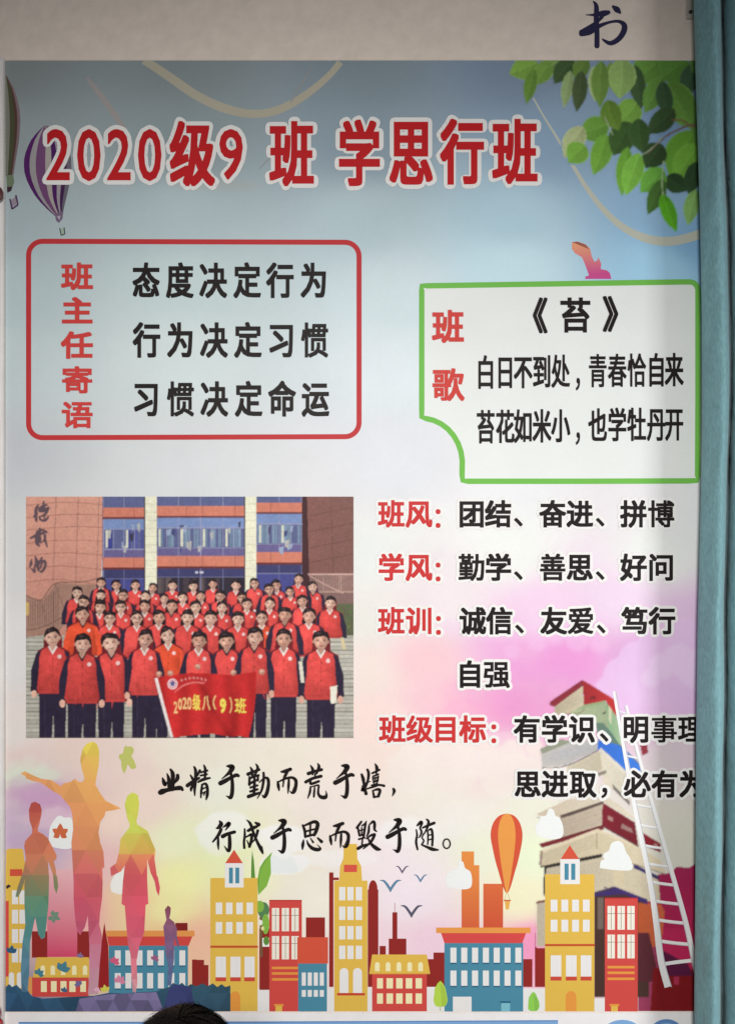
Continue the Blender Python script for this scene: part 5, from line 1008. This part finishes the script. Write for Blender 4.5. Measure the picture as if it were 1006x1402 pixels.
prof = [(14, .012), (6, .026), (1.5, .045), (0, .060), (3, .072), (10, .086), (19, .103), (27, .112), (32, .107), (35, .085), (36.5, .055), (37.5, .034), (39.5, .050), (42, .078), (48, .100), (60, .116), (76, .118), (90, .100), (97, .070), (101, .052), (106, .080), (116, .110), (132, .118), (150, .100), (160, .065), (168, .090), (184, .115), (205, .10), (220, .06)]
pc = catmull([(a_, b_ * 1000, 1) for a_, b_ in prof], 5)
rows = 140; vs = []; fs = []
for r in range(rows + 1):
    py = -260 + 2150 * r / rows; e = float(np.interp(py, edge_y, edge_x))
    for j, (dx, dd, _) in enumerate(pc):
        dd = dd / 1000; wob = (1.2 * math.sin(py * .012 + dx * .06) + .5 * math.sin(py * .031 + dx * .11)) * min(1, dx / 30)
        d_ = dd + .0016 * math.sin(py * .02 + dx * .09) + .0009 * math.sin(py * .07 + dx * .3)
        px = e + dx + wob
        f_ = (D - d_) / D; vs.append((X(px) * f_, -d_, Z(py)))
W_ = len(pc)
for r in range(rows):
    for j in range(W_ - 1): a_ = r * W_ + j; fs.append((a_, a_ + 1, a_ + 1 + W_, a_ + W_))
cl0 = (X(1000), -.08, Z(1890)); curt = solid('curtain', [(x - cl0[0], y - cl0[1], z - cl0[2]) for x, y, z in vs], fs, CURT, None, True); curt.location = cl0
md = curt.modifiers.new('cloth_thickness', 'SOLIDIFY'); md.thickness = .0012
tag(curt, 'long teal fabric curtain hanging in folds over the right edge of the poster', 'curtain')

# ------------------------------------------------------------------ little bracket at the top right
br = empty('wall_bracket', (X(943), 0, Z(27))); tag(br, 'pale metal mounting strip with a dark screw, high on the wall beside the curtain', 'bracket')
METAL = plain('pale_painted_metal', (.52, .48, .43), .4, .5, 60, .05, .1); DARK = plain('dark_screw', (.03, .028, .026), .5, .5, 60, .1, .1)
P = [(-5, -2), (-4, 0), (4, 0), (5, -2), (5, -70), (-5, -70)]
vv = [(x * S, -.001, -y * S) for x, y in P] + [(x * S * .85, -.006, -y * S - (.001 if y < -50 else -.0012)) for x, y in P]
solid('plate', vv, [tuple(range(6, 12))] + [(i, (i + 1) % 6, 6 + (i + 1) % 6, 6 + i) for i in range(6)], METAL, br)
vv = [(.0, -.0085, 8 * S)] + [(math.cos(t) * .0036, -.0082, 8 * S + math.sin(t) * .0036) for t in np.linspace(0, 2 * math.pi, 16, endpoint=False)] + [(math.cos(t) * .0042, -.006, 8 * S + math.sin(t) * .0042) for t in np.linspace(0, 2 * math.pi, 16, endpoint=False)]
solid('screw', vv, [(0, i + 1, (i + 1) % 16 + 1) for i in range(16)] + [(i + 1, (i + 1) % 16 + 1, 17 + (i + 1) % 16, 17 + i) for i in range(16)], DARK, br)

# ------------------------------------------------------------------ ornaments cut by the left edge
def torus(cx, cy, cz, R_, r_, axis_tilt, nn=28, mm=12, sx=1, sz=1):
    vs, fs = [], []
    for i in range(nn):
        t = 2 * math.pi * i / nn
        for j in range(mm):
            p = 2 * math.pi * j / mm; x = (R_ + r_ * math.cos(p)) * math.cos(t) * sx; z = (R_ + r_ * math.cos(p)) * math.sin(t) * sz; y = r_ * math.sin(p)
            x, z = x * math.cos(axis_tilt) - z * math.sin(axis_tilt), x * math.sin(axis_tilt) + z * math.cos(axis_tilt); vs.append((cx + x, cy + y, cz + z))
    for i in range(nn):
        for j in range(mm): fs.append((i * mm + j, ((i + 1) % nn) * mm + j, ((i + 1) % nn) * mm + (j + 1) % mm, i * mm + (j + 1) % mm))
    return vs, fs
REDG = plain('red_satin_cord', (.38, .008, .012), .3, .6, 300, .2, .4, .001)
kn = empty('red_knot_ornament', (X(-12), -.012, Z(1440))); tag(kn, 'glossy red looped cord ornament peeping in at the bottom left corner of the frame', 'ornament')
for (x, y, R_, tl, sx, sz) in ((-12, 1376, .020, .3, .8, 1.0), (-10, 1402, .024, -.4, .75, 1.1), (-34, 1390, .020, .1, 1, 1), (-12, 1428, .019, .5, .8, 1)):
    v, f = torus(X(x + 7) - X(-12), -.012 , Z(y) - Z(1440), R_, .0062, tl, sx=sx, sz=sz); solid('loop', v, f, REDG, kn, True)
MARG = plain('maroon_beads', (.11, .035, .032), .35, .5, 40, .35, .2)
bd = empty('maroon_bead_ornament', (X(-6), -.012, Z(286))); tag(bd, 'dark maroon rounded beads at the left frame edge beside the printed balloons', 'ornament')
def ball(cx, cy, cz, rx, ry, rz, n1=20, n2=12):
    vs, fs = [(cx, cy, cz + rz)], []
    for j in range(1, n2):
        t = math.pi * j / n2
        for i in range(n1): p = 2 * math.pi * i / n1; vs.append((cx + rx * math.sin(t) * math.cos(p), cy + ry * math.sin(t) * math.sin(p), cz + rz * math.cos(t)))
    vs.append((cx, cy, cz - rz))
    for i in range(n1): fs.append((0, 1 + i, 1 + (i + 1) % n1)); b_ = 1 + (n2 - 2) * n1; fs.append((len(vs) - 1, b_ + (i + 1) % n1, b_ + i))
    for j in range(n2 - 2):
        for i in range(n1): a_ = 1 + j * n1 + i; b_ = 1 + j * n1 + (i + 1) % n1; fs.append((a_, a_ + n1, b_ + n1, b_))
    return vs, fs
for (x, y, rx, rz) in ((3, 271, .0135, .017), (-3, 257, .009, .011), (-14, 268, .012, .014)):
    v, f = ball(X(x) - X(-6), -.010, Z(y) - Z(286), rx, .010, rz); solid('bead', v, f, MARG, bd, True)

# ------------------------------------------------------------------ pupil in the foreground (only the crown of the head shows)
HD = .70                                                 # metres in front of the wall
hx, _, hz = P3(243, 1397, HD)                            # crown of the head
SKIN = plain('skin', (.50, .32, .24), .55, .4, 90, .05, .1); HAIR = plain('black_hair', (.0035, .003, .003), .55, .12, 160, .5, .8, .002, stretch=(1, 1, .3)); JKT = plain('red_jacket', (.40, .03, .03), .8, .2, 200, .1, .3)
pz = hz - .55; person = empty('person', (hx, -HD, pz)); tag(person, 'black haired person at the bottom of the frame, only the crown showing before the poster', 'person')
HC = (0, 0, .55 - .118)                                   # head centre
vs = []; fs = []; n1, n2 = 36, 28
for j in range(n2 + 1):
    t = math.pi * j / n2
    for i in range(n1):
        p = 2 * math.pi * i / n1; dx, dy, dz = math.sin(t) * math.cos(p), math.sin(t) * math.sin(p), math.cos(t)
        x = .078 * dx; y = .096 * dy; z = .113 * dz
        if dz < 0: x *= 1 - .30 * dz * dz; y *= 1 - .16 * dz * dz
        if dy > 0:                                        # the face looks at the poster (+y)
            y += .022 * math.exp(-((dx) / .13) ** 2 - ((dz + .15) / .13) ** 2)                       # nose
            y -= .010 * sum(math.exp(-((dx - s_ * .38) / .16) ** 2 - ((dz - .02) / .10) ** 2) for s_ in (-1, 1))  # eye sockets
            y += .006 * math.exp(-(dx / .28) ** 2 - ((dz + .48) / .07) ** 2) + .006 * math.exp(-(dx / .25) ** 2 - ((dz + .78) / .15) ** 2)
        vs.append((HC[0] + x, HC[1] + y, HC[2] + z))
for j in range(n2):
    for i in range(n1): a_ = j * n1 + i; b_ = j * n1 + (i + 1) % n1; fs.append((a_, a_ + n1, b_ + n1, b_))
# neck and shoulders continue the same mesh
ringp = []
for (z, rx, ry, oy) in ((.345, .052, .058, -.006), (.30, .054, .060, -.010), (.265, .075, .068, -.012), (.235, .135, .085, -.012), (.20, .185, .100, -.01), (.12, .20, .11, -.005), (.0, .185, .105, 0)):
    ringp.append(len(vs))
    for i in range(n1): p = 2 * math.pi * i / n1; vs.append((rx * math.cos(p), oy + ry * math.sin(p), z))
for a_, b_ in zip(ringp, ringp[1:]):
    for i in range(n1): fs.append((a_ + i, a_ + (i + 1) % n1, b_ + (i + 1) % n1, b_ + i))
solid('body', vs, fs, SKIN, person, True)
for s_ in (-1, 1):
    v, f = torus(s_ * .080, -.004, HC[2] - .01, .016, .0065, 0, 16, 8, .6, 1.5); solid('ear', v, f, SKIN, person, True)
    v, f = ball(s_ * .030, .082, HC[2] + .004, .0125, .008, .0085, 14, 8); solid('eye', v, f, plain('eye_white', (.6, .6, .58), .3, .5), person, True)
v, f = ball(0, .093, HC[2] - .054, .022, .005, .006, 16, 8); solid('mouth', v, f, plain('lips', (.42, .16, .14), .5, .4), person, True)
vs = []; fs = []; nj = 0
for (z, rx, ry) in ((.262, .068, .072), (.268, .078, .078), (.236, .142, .094), (.20, .194, .110), (.12, .210, .120), (.0, .196, .116)):
    nj += 1
    for i in range(n1): p = 2 * math.pi * i / n1; vs.append((rx * math.cos(p), -.01 + ry * math.sin(p), z))
for r in range(nj - 1):
    for i in range(n1): fs.append((r * n1 + i, r * n1 + (i + 1) % n1, (r + 1) * n1 + (i + 1) % n1, (r + 1) * n1 + i))
solid('jacket', vs, fs, JKT, person, True)
# hair: cap plus strands
vs = []; fs = []
for j in range(20):
    t = math.pi * .66 * j / 19
    for i in range(48):
        p = 2 * math.pi * i / 48; k_ = 1.0 if math.sin(p) < .25 else max(.50, 1 - (math.sin(p) - .25) * .7)
        tt = t * k_; bump = 1 + .012 * math.sin(p * 17 + t * 3) + .010 * math.sin(p * 7 - t * 5)
        vs.append((.089 * math.sin(tt) * math.cos(p) * bump, -.003 + .107 * math.sin(tt) * math.sin(p) * bump, HC[2] + .118 * math.cos(tt) * bump))
for j in range(19):
    for i in range(48): a_ = j * 48 + i; b_ = j * 48 + (i + 1) % 48; fs.append((a_, a_ + 48, b_ + 48, b_))
R = random.Random(4)
for s_ in range(3400):
    p0 = R.uniform(0, 2 * math.pi); t0 = R.uniform(0.02, .5); k_ = 1.0 if math.sin(p0) < .25 else .55
    t1 = min(math.pi * .66 * k_, t0 + R.uniform(.5, 1.1)); off = R.uniform(.998, 1.03) if R.random() < .97 else R.uniform(1.03, 1.06); wd = R.uniform(.0002, .0005); b0 = len(vs); nseg = 6; dp = R.uniform(-.25, .25)
    for q_ in range(nseg):
        u = q_ / (nseg - 1); t = t0 + (t1 - t0) * u; p = p0 + dp * u; g = off + (.01 * math.sin(u * 3 + s_))
        x, y, z = .089 * math.sin(t) * math.cos(p) * g, -.003 + .107 * math.sin(t) * math.sin(p) * g, HC[2] + .118 * math.cos(t) * g
        wx, wy = -math.sin(p) * wd * (1 - u * .7), math.cos(p) * wd * (1 - u * .7)
        vs += [(x + wx, y + wy, z), (x - wx, y - wy, z + .0002)]
    for q_ in range(nseg - 1): a_ = b0 + q_ * 2; fs.append((a_, a_ + 1, a_ + 3, a_ + 2))
solid('hair', vs, fs, HAIR, person, True)

bpy.data.objects.remove(fo); bpy.data.curves.remove(fc)
